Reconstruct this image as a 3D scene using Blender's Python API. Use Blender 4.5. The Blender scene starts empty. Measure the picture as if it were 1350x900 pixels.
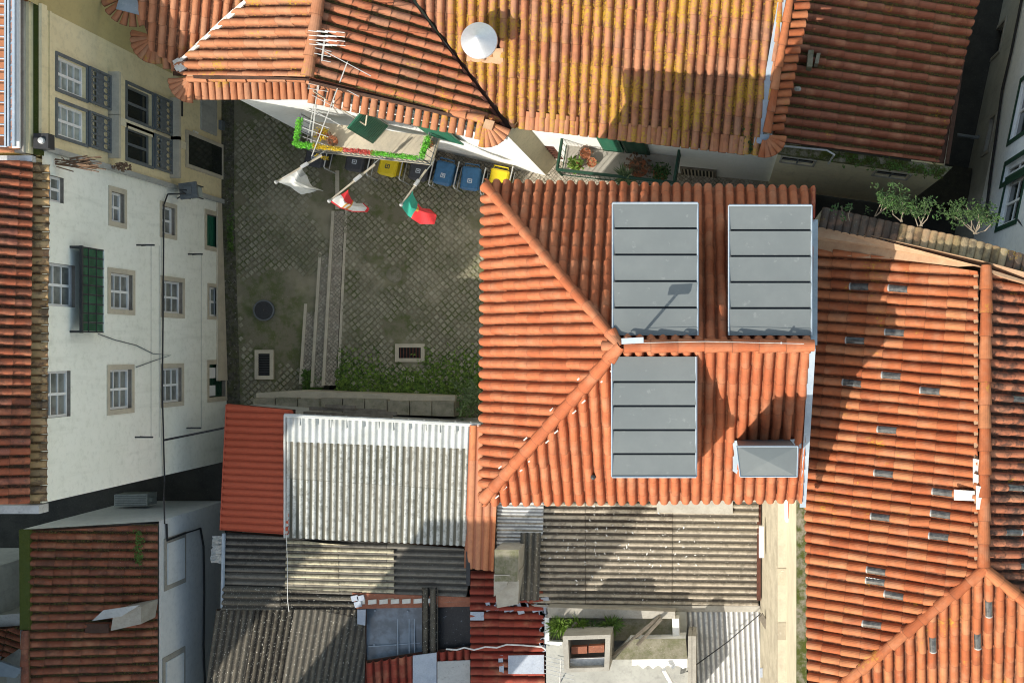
import bpy, math, random
from mathutils import Vector as V
random.seed(11)
# ------------------------------------------------------------------ survey frame
H, F, CX, CY = 34.0, 1530.0, 943.0, 461.0      # viewpoint height, focal length and plumb point of the survey photo
def at(px, py, z):
    k = (H - z) / F
    return V(((px - CX) * k, (CY - py) * k, z))
def hit(px, py, p, n):
    d = V(((px - CX) / F, (CY - py) / F, -1)); o = V((0, 0, H))
    return o + d * ((p - o).dot(n) / d.dot(n))
C = bpy.context.scene.collection
UP = V((0, 0, 1))
# ------------------------------------------------------------------ node helpers
class M:
    def __init__(s, name, rough=.85, metal=0.0, spec=.3):
        s.m = bpy.data.materials.new(name); s.m.use_nodes = True
        s.t = s.m.node_tree; s.b = s.t.nodes['Principled BSDF']
        s.b.inputs['Roughness'].default_value = rough
        s.b.inputs['Metallic'].default_value = metal
        s.b.inputs['Specular IOR Level'].default_value = spec
        s._p = None
    def set(s, sock, val):
        if hasattr(val, 'is_output') or isinstance(val, bpy.types.NodeSocket): s.t.links.new(val, sock)
        elif isinstance(val, (tuple, list)) and len(val) == 3 and sock.type == 'RGBA': sock.default_value = (*val, 1)
        else: sock.default_value = val
    def pos(s):
        if not s._p: s._p = s.t.nodes.new('ShaderNodeNewGeometry').outputs['Position']
        return s._p
    def mapped(s, scale=(1, 1, 1), rot=(0, 0, 0), vec=None):
        n = s.t.nodes.new('ShaderNodeMapping'); s.set(n.inputs['Vector'], vec or s.pos())
        n.inputs['Scale'].default_value = scale; n.inputs['Rotation'].default_value = rot
        return n.outputs[0]
    def noise(s, scale, detail=4, rough=.6, vec=None, dist=0):
        n = s.t.nodes.new('ShaderNodeTexNoise'); s.set(n.inputs['Vector'], vec or s.pos())
        n.inputs['Scale'].default_value = scale; n.inputs['Detail'].default_value = detail
        n.inputs['Roughness'].default_value = rough; n.inputs['Distortion'].default_value = dist
        return n.outputs['Fac']
    def voro(s, scale, vec=None, out='Distance'):
        n = s.t.nodes.new('ShaderNodeTexVoronoi'); s.set(n.inputs['Vector'], vec or s.pos())
        n.inputs['Scale'].default_value = scale
        return n.outputs[out]
    def step(s, x, a, b):
        n = s.t.nodes.new('ShaderNodeMapRange'); n.interpolation_type = 'SMOOTHSTEP'
        s.set(n.inputs[0], x); n.inputs[1].default_value = a; n.inputs[2].default_value = b
        return n.outputs[0]
    def math(s, op, a, b=0.0):
        n = s.t.nodes.new('ShaderNodeMath'); n.operation = op; n.use_clamp = op in ('MULTIPLY', 'ADD')
        s.set(n.inputs[0], a); s.set(n.inputs[1], b); return n.outputs[0]
    def mix(s, f, a, b, mode='MIX'):
        n = s.t.nodes.new('ShaderNodeMix'); n.data_type = 'RGBA'; n.blend_type = mode
        s.set(n.inputs[0], f); s.set(n.inputs[6], a); s.set(n.inputs[7], b); return n.outputs[2]
    def ramp(s, f, stops):
        n = s.t.nodes.new('ShaderNodeValToRGB'); s.set(n.inputs[0], f); e = n.color_ramp.elements
        while len(e) < len(stops): e.new(.5)
        for el, (p, c) in zip(e, stops): el.position = p; el.color = (*c, 1)
        return n.outputs[0]
    def attr(s):
        n = s.t.nodes.new('ShaderNodeAttribute'); n.attribute_name = 'T'
        q = s.t.nodes.new('ShaderNodeSeparateColor'); s.t.links.new(n.outputs['Color'], q.inputs[0])
        return q.outputs[0], q.outputs[1], q.outputs[2]
    def bump(s, h, dist=.01, strength=.5):
        n = s.t.nodes.new('ShaderNodeBump'); s.set(n.inputs['Height'], h)
        n.inputs['Distance'].default_value = dist; n.inputs['Strength'].default_value = strength
        s.t.links.new(n.outputs[0], s.b.inputs['Normal'])
    def col(s, c): s.set(s.b.inputs['Base Color'], c); return s

def tile_mat(name, cols, lichen=0.0, moss=0.0, dirt_shade=.5, white=0.0, mosscol=(.045, .05, .02), soot=0.0):
    m = M(name, .8, spec=.25); r, u, v = m.attr()
    c = m.ramp(r, [(0, cols[0]), (.35, cols[1]), (.7, cols[2]), (1, cols[3])])
    n1 = m.noise(9, 5, .65); c = m.mix(m.step(n1, .25, .8), m.mix(.28, c, (.16, .06, .035)), c)
    c = m.mix(m.math('MULTIPLY', m.step(m.noise(2.2, 3), .45, .75), .45), c, (.50, .25, .14))
    # channels darkened by grime and by shade painted into the colour
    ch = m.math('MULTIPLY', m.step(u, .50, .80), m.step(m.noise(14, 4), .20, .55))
    c = m.mix(m.math('MULTIPLY', ch, dirt_shade), c, (.045, .02, .015))
    # open joint at the lap of each course
    c = m.mix(m.math('MULTIPLY', m.step(v, .965, .99), .55), c, (.10, .05, .03))
    if soot: c = m.mix(m.math('MULTIPLY', m.step(m.noise(3.1, 5, .7), .46, .62), soot), c, (.05, .035, .028))
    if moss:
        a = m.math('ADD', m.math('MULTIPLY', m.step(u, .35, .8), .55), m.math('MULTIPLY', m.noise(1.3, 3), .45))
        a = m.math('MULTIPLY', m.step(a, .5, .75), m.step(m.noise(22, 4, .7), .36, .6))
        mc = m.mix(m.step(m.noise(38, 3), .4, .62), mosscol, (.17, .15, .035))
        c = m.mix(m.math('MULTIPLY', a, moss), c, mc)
    if lichen:
        a = m.math('ADD', m.math('MULTIPLY', m.noise(1.7, 3), .55), m.math('MULTIPLY', m.noise(13, 5, .8), .67))
        a = m.math('MULTIPLY', m.step(a, .68 - .13 * lichen, .74 - .11 * lichen), m.step(m.noise(24, 4, .75), .38, .55)); a = m.math('MULTIPLY', a, m.step(m.noise(.8, 3, .6), .56 - .2 * lichen, .66 - .2 * lichen))
        c = m.mix(m.math('MULTIPLY', a, .8), c, m.mix(m.noise(30, 2), (.58, .36, .015), (.42, .27, .03)))
    if white:
        c = m.mix(m.math('MULTIPLY', m.step(m.noise(45, 3, .7), .64, .70), white), c, (.42, .41, .37))
    m.col(c); m.bump(m.noise(60, 4, .7), .006, .5); return m.m

def rough_mat(name, a, b, scale=3, speck=None, sp_amt=.6, sp_scale=40, rough=.88, bump=.006, streak=0.0, scol=(.1, .09, .08), metal=0.0, moss=0.0, spec=.25):
    m = M(name, rough, metal, spec); c = m.mix(m.step(m.noise(scale, 6, .65), .3, .7), a, b)
    c = m.mix(m.math('MULTIPLY', m.step(m.noise(scale * 9, 4, .7), .45, .75), .25), c, scol)
    if streak:
        f = m.noise(1, 5, .6, m.mapped((5, 5, .55)))
        c = m.mix(m.math('MULTIPLY', m.step(f, .5, .78), streak), c, scol)
    if moss:
        c = m.mix(m.math('MULTIPLY', m.step(m.noise(4, 6, .75), .5 - .2 * moss, .66 - .1 * moss), min(1, moss * 1.4)), c, m.mix(m.noise(30, 2), (.03, .05, .008), (.10, .11, .02)))
    if speck: c = m.mix(m.math('MULTIPLY', m.step(m.noise(sp_scale, 3, .7), .62, .70), sp_amt), c, speck)
    m.col(c)
    if bump: m.bump(m.noise(scale * 14, 5, .7), bump, .6)
    return m.m

def plain(name, c, rough=.6, metal=0.0, var=.12, spec=.4):
    m = M(name, rough, metal, spec)
    d = tuple(x * (1 - var * 2) for x in c)
    m.col(m.mix(m.step(m.noise(11, 5, .7), .35, .7), c, d)); return m.m

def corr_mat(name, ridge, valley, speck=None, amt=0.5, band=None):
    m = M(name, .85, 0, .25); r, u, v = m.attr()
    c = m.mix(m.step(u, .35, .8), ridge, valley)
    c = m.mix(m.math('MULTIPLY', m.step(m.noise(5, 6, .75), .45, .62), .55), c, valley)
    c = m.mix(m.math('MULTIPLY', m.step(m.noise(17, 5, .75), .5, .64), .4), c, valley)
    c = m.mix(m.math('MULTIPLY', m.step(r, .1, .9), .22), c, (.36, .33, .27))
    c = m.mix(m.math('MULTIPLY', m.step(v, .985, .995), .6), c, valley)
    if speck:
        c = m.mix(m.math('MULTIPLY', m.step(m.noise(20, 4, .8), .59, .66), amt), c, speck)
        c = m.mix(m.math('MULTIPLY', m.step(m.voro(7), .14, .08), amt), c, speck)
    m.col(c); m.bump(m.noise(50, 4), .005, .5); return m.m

def glass(name, c, rough=.08):
    m = M(name, rough, 0, .5); m.col(m.mix(m.step(m.noise(2.5, 3), .35, .65), c, tuple(x * .55 for x in c))); return m.m

def pave_mat(name, size, cols, joint, rot=math.radians(45), moss=.4, wear=.5):
    m = M(name, .9, 0, .2)
    wob = m.t.nodes.new('ShaderNodeTexNoise'); wob.inputs['Scale'].default_value = 2.2 / size * .25
    m.t.links.new(m.pos(), wob.inputs['Vector'])
    va = m.t.nodes.new('ShaderNodeVectorMath'); va.operation = 'MULTIPLY_ADD'
    m.t.links.new(wob.outputs['Color'], va.inputs[0]); va.inputs[1].default_value = (size * 1.5,) * 3; m.t.links.new(m.pos(), va.inputs[2])
    vec = m.mapped((1, 1, 1), (0, 0, rot), va.outputs[0])
    b = m.t.nodes.new('ShaderNodeTexBrick'); m.t.links.new(vec, b.inputs['Vector'])
    b.offset = .08; b.squash = 1.0
    b.inputs['Scale'].default_value = 1; b.inputs['Brick Width'].default_value = size; b.inputs['Row Height'].default_value = size
    b.inputs['Mortar Size'].default_value = size * .08; b.inputs['Mortar Smooth'].default_value = .5; b.inputs['Bias'].default_value = 0
    b.inputs['Color1'].default_value = (0, 0, 0, 1); b.inputs['Color2'].default_value = (1, 1, 1, 1); b.inputs['Mortar'].default_value = (.5, .5, .5, 1)
    c = m.ramp(b.outputs['Color'], [(0, cols[0]), (.4, cols[1]), (.8, cols[2]), (1, cols[3])])
    c = m.mix(m.math('MULTIPLY', m.step(m.noise(12, 5, .7), .4, .7), .5), c, tuple(x * .55 for x in cols[1]))
    jn = m.mix(m.step(m.noise(1.6, 4), .4, .6), joint, (.025, .04, .012))
    keep = m.step(m.noise(1.0, 5, .7), .36, .6)
    c = m.mix(m.math('MULTIPLY', b.outputs['Fac'], m.math('ADD', m.math('MULTIPLY', keep, wear), 1 - wear)), c, jn)
    if moss: c = m.mix(m.math('MULTIPLY', m.step(m.noise(.8, 6, .75), .48, .66), moss), c, (.06, .072, .03))
    c = m.mix(m.math('MULTIPLY', m.step(m.noise(.45, 5, .65), .5, .66), .5), c, (.33, .30, .22))
    c = m.mix(m.math('MULTIPLY', m.step(m.noise(30, 3, .7), .68, .74), .6), c, (.38, .36, .31))
    m.col(c); m.bump(m.math('SUBTRACT', 1.0, b.outputs['Fac']), .02, .8); return m.m

MT = {}
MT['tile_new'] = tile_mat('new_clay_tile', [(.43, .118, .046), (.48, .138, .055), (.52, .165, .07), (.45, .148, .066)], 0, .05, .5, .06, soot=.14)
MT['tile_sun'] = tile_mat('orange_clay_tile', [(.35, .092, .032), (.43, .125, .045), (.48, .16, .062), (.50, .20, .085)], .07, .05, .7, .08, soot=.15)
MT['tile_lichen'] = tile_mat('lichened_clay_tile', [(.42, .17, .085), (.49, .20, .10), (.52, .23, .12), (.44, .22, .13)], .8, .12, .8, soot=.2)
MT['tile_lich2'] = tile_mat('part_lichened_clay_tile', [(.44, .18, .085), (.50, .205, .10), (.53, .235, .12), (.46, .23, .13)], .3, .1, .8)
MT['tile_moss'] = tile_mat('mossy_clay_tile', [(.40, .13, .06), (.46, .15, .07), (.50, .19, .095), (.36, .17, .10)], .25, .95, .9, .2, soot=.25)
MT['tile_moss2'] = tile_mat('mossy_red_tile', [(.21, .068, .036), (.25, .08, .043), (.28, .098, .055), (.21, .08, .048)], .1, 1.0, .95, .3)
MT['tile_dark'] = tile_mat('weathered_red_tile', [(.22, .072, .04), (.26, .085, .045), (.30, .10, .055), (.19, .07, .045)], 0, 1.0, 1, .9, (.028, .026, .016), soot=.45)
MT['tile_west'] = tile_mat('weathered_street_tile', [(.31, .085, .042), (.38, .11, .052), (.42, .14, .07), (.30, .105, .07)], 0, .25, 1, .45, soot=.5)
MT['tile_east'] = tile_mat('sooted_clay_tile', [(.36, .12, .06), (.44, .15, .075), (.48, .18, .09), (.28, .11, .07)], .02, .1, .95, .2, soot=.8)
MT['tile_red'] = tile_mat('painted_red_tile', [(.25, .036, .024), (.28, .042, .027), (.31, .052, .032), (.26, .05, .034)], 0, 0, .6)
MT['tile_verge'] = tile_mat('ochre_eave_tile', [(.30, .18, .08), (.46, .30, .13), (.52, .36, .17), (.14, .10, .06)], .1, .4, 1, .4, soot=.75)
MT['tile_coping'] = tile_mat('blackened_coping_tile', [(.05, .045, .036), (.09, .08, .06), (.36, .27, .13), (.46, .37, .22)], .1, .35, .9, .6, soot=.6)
MT['deck'] = rough_mat('roof_deck', (.10, .05, .035), (.06, .035, .025), 4)
MT['white_wall'] = rough_mat('white_stucco', (.80, .80, .77), (.74, .75, .72), 1.2, streak=.12, scol=(.5, .49, .44))
MT['green_white'] = rough_mat('aged_white_stucco', (.88, .88, .79), (.83, .84, .74), .7, streak=.22, scol=(.42, .43, .34))
MT['yellow_wall'] = rough_mat('yellow_stucco', (.80, .69, .43), (.71, .60, .36), .9, streak=.22, scol=(.3, .26, .17))
MT['olive_wall'] = rough_mat('olive_stucco', (.52, .42, .19), (.46, .37, .17), .7, streak=.12, scol=(.26, .21, .1))
MT['cream_wall'] = rough_mat('cream_stucco', (.76, .68, .48), (.66, .59, .43), .8, streak=.3, scol=(.3, .25, .16))
MT['buff_wall'] = rough_mat('buff_stucco', (.60, .52, .35), (.52, .46, .32), 1.2, streak=.1)
MT['grey_wall'] = rough_mat('grey_render', (.44, .44, .40), (.34, .34, .31), .9, streak=.3, scol=(.12, .12, .12))
MT['blue_white'] = rough_mat('cool_white_render', (.74, .76, .76), (.68, .7, .7), .8, streak=.1, scol=(.3, .32, .35))
MT['stone'] = rough_mat('limestone_trim', (.56, .50, .38), (.46, .41, .32), 3, streak=.25, scol=(.26, .23, .18))
MT['old_stone'] = rough_mat('old_ashlar', (.36, .33, .25), (.24, .22, .17), 2.5, (.5, .48, .42), .4, 30, moss=.25, scol=(.08, .075, .06))
MT['concrete'] = rough_mat('weathered_concrete', (.40, .38, .33), (.30, .28, .24), 2.5, (.55, .53, .47), .4, 35, scol=(.12, .11, .09))
MT['conc_moss'] = rough_mat('mossy_concrete', (.26, .24, .18), (.17, .16, .11), 3, (.45, .43, .36), .6, 30, moss=.35, scol=(.06, .055, .04))
MT['moss_ledge'] = rough_mat('moss_ledge', (.30, .27, .21), (.2, .18, .14), 3, (.4, .38, .33), .4, 30, moss=.75)
MT['moss_thick'] = rough_mat('thick_moss', (.05, .07, .015), (.08, .1, .02), 6, (.3, .3, .22), .25, 40, moss=.95, bump=.02)
MT['zinc'] = rough_mat('grey_zinc_sheet', (.172, .19, .186), (.145, .163, .162), .9, (.27, .285, .275), .35, 5, rough=.55, bump=0, scol=(.14, .15, .15), spec=.4, streak=.3)
MT['zinc_blue'] = rough_mat('zinc_flashing', (.36, .42, .48), (.28, .34, .40), 2, (.6, .62, .62), .3, 10, rough=.5, bump=0, scol=(.2, .24, .3), spec=.4)
MT['zinc_lap'] = plain('dark_zinc_lap', (.06, .068, .078), .6)  # dark underlay showing in the gaps between zinc strips
MT['alu'] = plain('dull_aluminium', (.62, .63, .62), .45, .35)
MT['cowl'] = plain('galvanised_steel', (.66, .67, .68), .42, .55, .05)
MT['mortar'] = rough_mat('sand_mortar', (.50, .335, .205), (.42, .25, .145), 3, scol=(.3, .17, .1))
MT['mortar_w'] = rough_mat('white_mortar', (.72, .70, .64), (.6, .57, .5), 6, scol=(.35, .3, .24))
MT['metal_red'] = plain('red_coated_steel', (.42, .078, .035), .6, 0, .06)
MT['metal_orange'] = corr_mat('orange_coated_steel', (.55, .20, .08), (.40, .12, .05))
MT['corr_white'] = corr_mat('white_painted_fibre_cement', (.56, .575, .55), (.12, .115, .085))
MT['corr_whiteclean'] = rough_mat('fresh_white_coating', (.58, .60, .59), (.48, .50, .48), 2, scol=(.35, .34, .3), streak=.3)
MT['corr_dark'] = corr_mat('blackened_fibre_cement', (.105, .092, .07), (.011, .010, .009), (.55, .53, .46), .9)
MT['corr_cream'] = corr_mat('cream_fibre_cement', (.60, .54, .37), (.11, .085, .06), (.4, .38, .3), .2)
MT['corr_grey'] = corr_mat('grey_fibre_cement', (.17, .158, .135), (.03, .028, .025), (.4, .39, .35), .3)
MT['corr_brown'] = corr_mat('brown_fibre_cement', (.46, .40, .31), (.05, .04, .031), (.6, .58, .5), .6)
MT['corr_metal'] = corr_mat('light_corrugated_steel', (.66, .67, .66), (.30, .30, .30))
MT['poly_sheet'] = glass('smoky_plastic_sheet', (.20, .25, .30), .3)
MT['black_sheet'] = rough_mat('black_plastic_sheet', (.02, .022, .025), (.03, .032, .035), 3, (.22, .25, .3), .4, 8, rough=.3)
MT['patch'] = rough_mat('grey_patch_sheet', (.44, .48, .54), (.34, .38, .45), 3, (.65, .66, .66), .4, 12, rough=.6, bump=.004)
MT['lightsheet'] = rough_mat('pale_flat_sheet', (.5, .5, .48), (.4, .4, .39), 2, (.1, .09, .08), .3, 8)
MT['cobble'] = pave_mat('granite_setts', .165, [(.17, .165, .125), (.25, .235, .18), (.31, .285, .215), (.21, .20, .155)], (.05, .047, .034))
MT['calcada'] = pave_mat('mosaic_paving', .085, [(.30, .26, .21), (.40, .35, .28), (.46, .42, .34), (.22, .19, .15)], (.06, .052, .04), moss=.1)
MT['rubble'] = rough_mat('rubble_gutter', (.13, .12, .09), (.04, .038, .03), 9, (.36, .34, .29), .7, 14, moss=.35, bump=.02)
MT['asphalt'] = rough_mat('dark_ground', (.06, .058, .05), (.038, .038, .033), 2, (.2, .19, .17), .25, 20)
MT['soil'] = rough_mat('dark_soil', (.05, .045, .03), (.03, .028, .02), 6, (.25, .24, .2), .3, 25)
MT['reveal'] = rough_mat('weathered_sill_stone', (.30, .27, .22), (.2, .17, .14), 5)
MT['iron'] = plain('dark_iron', (.035, .036, .038), .6)
MT['iron_grey'] = plain('grey_ironwork', (.14, .155, .16), .6)
MT['rust'] = rough_mat('rusty_iron', (.12, .045, .03), (.07, .03, .02), 8)
MT['white_paint'] = plain('white_paint', (.78, .78, .76), .5, 0, .04)
MT['green_paint'] = plain('green_paint', (.02, .13, .075), .5)
MT['green_dark'] = plain('dark_green_paint', (.012, .055, .03), .5)
MT['green_glass'] = glass('green_panel', (.035, .11, .06), .25)
MT['pane'] = glass('window_glass', (.23, .24, .22))
MT['pane_pale'] = glass('curtained_glass', (.36, .40, .37), .15)
MT['pane_dark'] = glass('dark_glass', (.02, .024, .022))
MT['dark'] = plain('dark_interior', (.012, .012, .012), .9)
MT['wood'] = rough_mat('grey_timber', (.24, .21, .17), (.15, .13, .1), 6, scol=(.06, .05, .04))
MT['terra'] = plain('terracotta', (.42, .15, .07), .8)
MT['cable'] = plain('black_cable', (.02, .02, .022), .6)
MT['whitecable'] = plain('white_cable', (.7, .7, .68), .5)
MT['bin_blue'] = plain('blue_plastic', (.035, .13, .27), .45)
MT['bin_yellow'] = plain('yellow_plastic', (.66, .50, .01), .45, 0, .05)
MT['bin_dark'] = plain('charcoal_plastic', (.045, .047, .055), .5)
MT['bin_mark'] = plain('pale_bin_marking', (.5, .55, .6), .6)
MT['cloth_white'] = plain('white_cloth', (.66, .66, .62), .9, 0, .06)
MT['cloth_red'] = plain('red_cloth', (.68, .04, .045), .85, 0, .05)
MT['cloth_green'] = plain('green_cloth', (.03, .30, .22), .85, 0, .05)
MT['cloth_gold'] = plain('gold_cloth', (.60, .30, .06), .85)
MT['cloth_grey'] = plain('grey_cloth', (.40, .41, .39), .9)
MT['tinsel_green'] = plain('green_tinsel', (.15, .56, .04), .4, 0, .3)
MT['tinsel_yellow'] = plain('yellow_tinsel', (.66, .46, .02), .35, 0, .3)
MT['tinsel_red'] = plain('red_tinsel', (.62, .09, .07), .35, 0, .3)
MT['leaf'] = plain('leaf', (.10, .19, .03), .7, 0, .35)
MT['leaf_dark'] = plain('dark_leaf', (.05, .115, .022), .7, 0, .35)
MT['leaf_lime'] = plain('fresh_leaf', (.15, .26, .03), .7, 0, .3)
MT['leaf_grey'] = plain('grey_green_leaf', (.17, .24, .10), .8, 0, .3)
MT['leaf_shrub'] = plain('shrub_leaf', (.05, .10, .022), .7, 0, .4)
MT['weed'] = plain('weed_blade', (.21, .33, .05), .75, 0, .4)
MT['twig'] = rough_mat('twig', (.30, .25, .19), (.18, .15, .11), 12)
MT['dry'] = rough_mat('dry_vine', (.14, .08, .05), (.2, .13, .08), 12)
MT['tan_face'] = rough_mat('tan_weathered_wall', (.50, .45, .34), (.36, .32, .245), 2.2, (.76, .71, .58), .5, 9, streak=.25, scol=(.24, .19, .12))
MT['cream_face'] = rough_mat('pale_yellow_wall', (.60, .545, .41), (.50, .45, .34), 1.5, (.5, .45, .33), .3, 12, streak=.15, scol=(.4, .35, .22))
MT['brick'] = rough_mat('red_brick', (.34, .13, .075), (.26, .1, .06), 8, (.5, .45, .38), .4, 20)
m_ = M('clear_tile', .07, 0, .5); r_, u_, v_ = m_.attr(); m_.col(m_.mix(m_.step(v_, .90, .99), m_.mix(m_.step(m_.noise(9, 3), .4, .6), (.055, .055, .052), (.10, .10, .095)), (.42, .42, .40))); MT['glass_tile'] = m_.m  # pale lower band paints in the glint along the tile edge
MT['ac'] = plain('grey_green_casing', (.34, .37, .35), .5)
# ------------------------------------------------------------------ mesh builder
def root_loc(o):
    while o and o.parent: o = o.parent
    return o.location if o else V((0, 0, 0))
class MB:
    def __init__(s): s.v = []; s.f = []; s.mi = []; s.c = []
    def face(s, pts, mi=0, cols=None):
        i = len(s.v); s.v += [tuple(p) for p in pts]; s.f.append(tuple(range(i, i + len(pts)))); s.mi.append(mi); s.c.append(cols)
    def obox(s, c, ax, ay, az, mi=0):
        """box from its centre and three half-axis vectors"""
        c = V(c); P = [c + ax * i + ay * j + az * k for k in (-1, 1) for j in (-1, 1) for i in (-1, 1)]
        for q in ((0, 2, 3, 1), (4, 5, 7, 6), (0, 1, 5, 4), (2, 6, 7, 3), (0, 4, 6, 2), (1, 3, 7, 5)): s.face([P[k] for k in q], mi)
    def box(s, x0, x1, y0, y1, z0, z1, mi=0):
        s.obox(((x0 + x1) / 2, (y0 + y1) / 2, (z0 + z1) / 2), V(((x1 - x0) / 2, 0, 0)), V((0, (y1 - y0) / 2, 0)), V((0, 0, (z1 - z0) / 2)), mi)
    def prism(s, top, d, mi=0, side=None, dirn=None):
        """polygon pushed down by d (or along dirn)"""
        dv = dirn if dirn is not None else V((0, 0, -d)); top = [V(p) for p in top]; bot = [p + dv for p in top]
        a = sum((top[i].x * top[(i + 1) % len(top)].y - top[(i + 1) % len(top)].x * top[i].y for i in range(len(top))))
        if a < 0: top.reverse(); bot.reverse()
        s.face(top, mi); s.face(bot[::-1], mi)
        for i in range(len(top)):
            j = (i + 1) % len(top); s.face([top[j], top[i], bot[i], bot[j]], mi if side is None else side)
    def down(s, top, z0, mi=0, side=None):
        """polygon with vertical sides down to z0"""
        top = [V(p) for p in top]
        a = sum((top[i].x * top[(i + 1) % len(top)].y - top[(i + 1) % len(top)].x * top[i].y for i in range(len(top))))
        if a < 0: top.reverse()
        s.face(top, mi)
        for i in range(len(top)):
            j = (i + 1) % len(top); a, b = top[i], top[j]
            s.face([b, a, V((a.x, a.y, z0)), V((b.x, b.y, z0))], mi if side is None else side)
    def tube(s, pts, r, n=6, mi=0, r1=None):
        pts = [V(p) for p in pts]; rings = []
        for i, p in enumerate(pts):
            d = (pts[min(i + 1, len(pts) - 1)] - pts[max(i - 1, 0)]).normalized()
            a = d.cross(UP if abs(d.z) < .95 else V((1, 0, 0))).normalized(); b = d.cross(a)
            rr = r if r1 is None else r + (r1 - r) * i / (len(pts) - 1)
            rings.append([p + a * rr * math.cos(2 * math.pi * k / n) + b * rr * math.sin(2 * math.pi * k / n) for k in range(n)])
        for q in range(len(rings) - 1):
            for k in range(n):
                l = (k + 1) % n; s.face([rings[q][k], rings[q][l], rings[q + 1][l], rings[q + 1][k]], mi)
        s.face(rings[0], mi); s.face(rings[-1][::-1], mi)
    def cone(s, c, prof, n=28, mi=0):
        """surface of revolution about the vertical through c: prof = [(radius, z)]"""
        c = V(c)
        R = [[c + V((r * math.cos(2 * math.pi * k / n), r * math.sin(2 * math.pi * k / n), z)) for k in range(n)] for r, z in prof]
        for q in range(len(R) - 1):
            for k in range(n):
                l = (k + 1) % n; s.face([R[q][k], R[q][l], R[q + 1][l], R[q + 1][k]], mi)
    def barrel(s, pA, pB, r0, r1, up=UP, n=8, mi=0, rnd=None, thick=.018, cap=False):
        """one half-round clay tile from its upper end pA to its lower end pB"""
        pA, pB = V(pA), V(pB); d = (pB - pA).normalized(); a = d.cross(up).normalized(); b = a.cross(d).normalized()
        t = random.random() if rnd is None else rnd
        ring = lambda p, r: [p + a * r * math.cos(math.pi * k / n) + b * r * math.sin(math.pi * k / n) for k in range(n + 1)]
        A, B, Bi = ring(pA, r0), ring(pB, r1), ring(pB, r1 - thick)
        for k in range(n):
            u0 = abs(math.cos(math.pi * k / n)) * .7; u1 = abs(math.cos(math.pi * (k + 1) / n)) * .7
            s.face([A[k], A[k + 1], B[k + 1], B[k]], mi, [(t, u0, 0, 1), (t, u1, 0, 1), (t, u1, 1, 1), (t, u0, 1, 1)])
            s.face([B[k], B[k + 1], Bi[k + 1], Bi[k]], mi, [(t, .3, 1, 1)] * 4)
        if cap: s.face(ring(pB - d * .02, r1 - thick * .9), mi, [(t * .3, .9, 1, 1)] * (n + 1))
    def leaves(s, c, rad, n, size, mi=0, rng=random, flat=.6, spiky=False):
        c = V(c)
        for _ in range(n):
            d = V((rng.gauss(0, 1), rng.gauss(0, 1), rng.gauss(0, 1))).normalized()
            p = c + V((d.x * rad[0], d.y * rad[1], d.z * rad[2])) * (rng.random() ** .4)
            t = V((rng.gauss(0, 1), rng.gauss(0, 1), rng.gauss(0, flat))).normalized() if not spiky else (d + V((0, 0, .25))).normalized()
            w = t.cross(V((rng.gauss(0, .4), rng.gauss(0, .4), 1))).normalized(); l = size * rng.uniform(.6, 1.3); ww = l * (.42 if not spiky else .10)
            nn = t.cross(w) * l * .14
            s.face([p - t * l * .5, p + w * ww * .5 + nn, p + t * l * .5, p - w * ww * .5 + nn], mi)
    def build(s, name, mats, parent=None):
        if not isinstance(mats, (list, tuple)): mats = [mats]
        o0 = root_loc(parent); me = bpy.data.meshes.new(name)
        me.from_pydata([(x - o0.x, y - o0.y, z - o0.z) for x, y, z in s.v], [], s.f)
        for m in mats: me.materials.append(MT[m] if isinstance(m, str) else m)
        me.polygons.foreach_set('material_index', s.mi)
        if any(c is not None for c in s.c):
            at_ = me.color_attributes.new('T', 'FLOAT_COLOR', 'CORNER'); buf = []
            for f, c in zip(s.f, s.c):
                for k in range(len(f)): buf += (c[k] if c else (.5, .3, .5, 1))
            at_.data.foreach_set('color', buf)
        me.update(); o = bpy.data.objects.new(name, me); C.objects.link(o)
        if parent: o.parent = parent
        return o
def thing(name, label, cat, loc=(0, 0, 0), group=None):
    o = bpy.data.objects.new(name, None); C.objects.link(o); o.location = loc; o.empty_display_size = .2
    return tag(o, label, cat, group)
def tag(o, label, cat, group=None):
    o['label'] = label; o['category'] = cat
    if group: o['group'] = group
    return o
def struct(o, kind='structure'): o['kind'] = kind; return o
def lab(o, s): o['label'] = s; return o
# ------------------------------------------------------------------ tiled and corrugated surfaces
class Plane:
    def __init__(s, *q):
        a, b, c = [at(*p) for p in q]; s.p = a; s.n = (b - a).cross(c - a).normalized()
        if s.n.z < 0: s.n = -s.n
    def __call__(s, px, py): return hit(px, py, s.p, s.n)
def clip(poly, edges):
    for nx, ny, c in edges:
        if not poly: return poly
        out = []
        for i in range(len(poly)):
            a, b = poly[i], poly[(i + 1) % len(poly)]
            da = nx * a[0] + ny * a[1] - c; db = nx * b[0] + ny * b[1] - c
            if da <= 0: out.append(a)
            if (da < 0 < db) or (db < 0 < da):
                t = da / (da - db); out.append(tuple(x + (y - x) * t for x, y in zip(a, b)))
        poly = out
    return poly
def ptile(w, hc, hch):
    xs = [-.5, -.43, -w, -w * .93, -w * .7, -w * .36, 0, w * .36, w * .7, w * .93, w, .43, .5]
    out = []
    for x in xs:
        if abs(x) <= w: h = hc * math.sqrt(max(0, 1 - (x / w) ** 2)); u = .55 * abs(x) / w
        else: q = (abs(x) - w) / (.5 - w); h = -hch * math.sin(q * math.pi / 2); u = .62 + .38 * q
        out.append((x, h, u))
    return out
PT = ptile(.36, .38, .17); PT_OLD = ptile(.32, .38, .18); PT_LOW = ptile(.36, .24, .05)
PC = [(k / 8 - .5, .22 * math.cos(2 * math.pi * (k / 8 - .5)), .5 - .5 * math.cos(2 * math.pi * (k / 8 - .5))) for k in range(9)]
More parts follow.
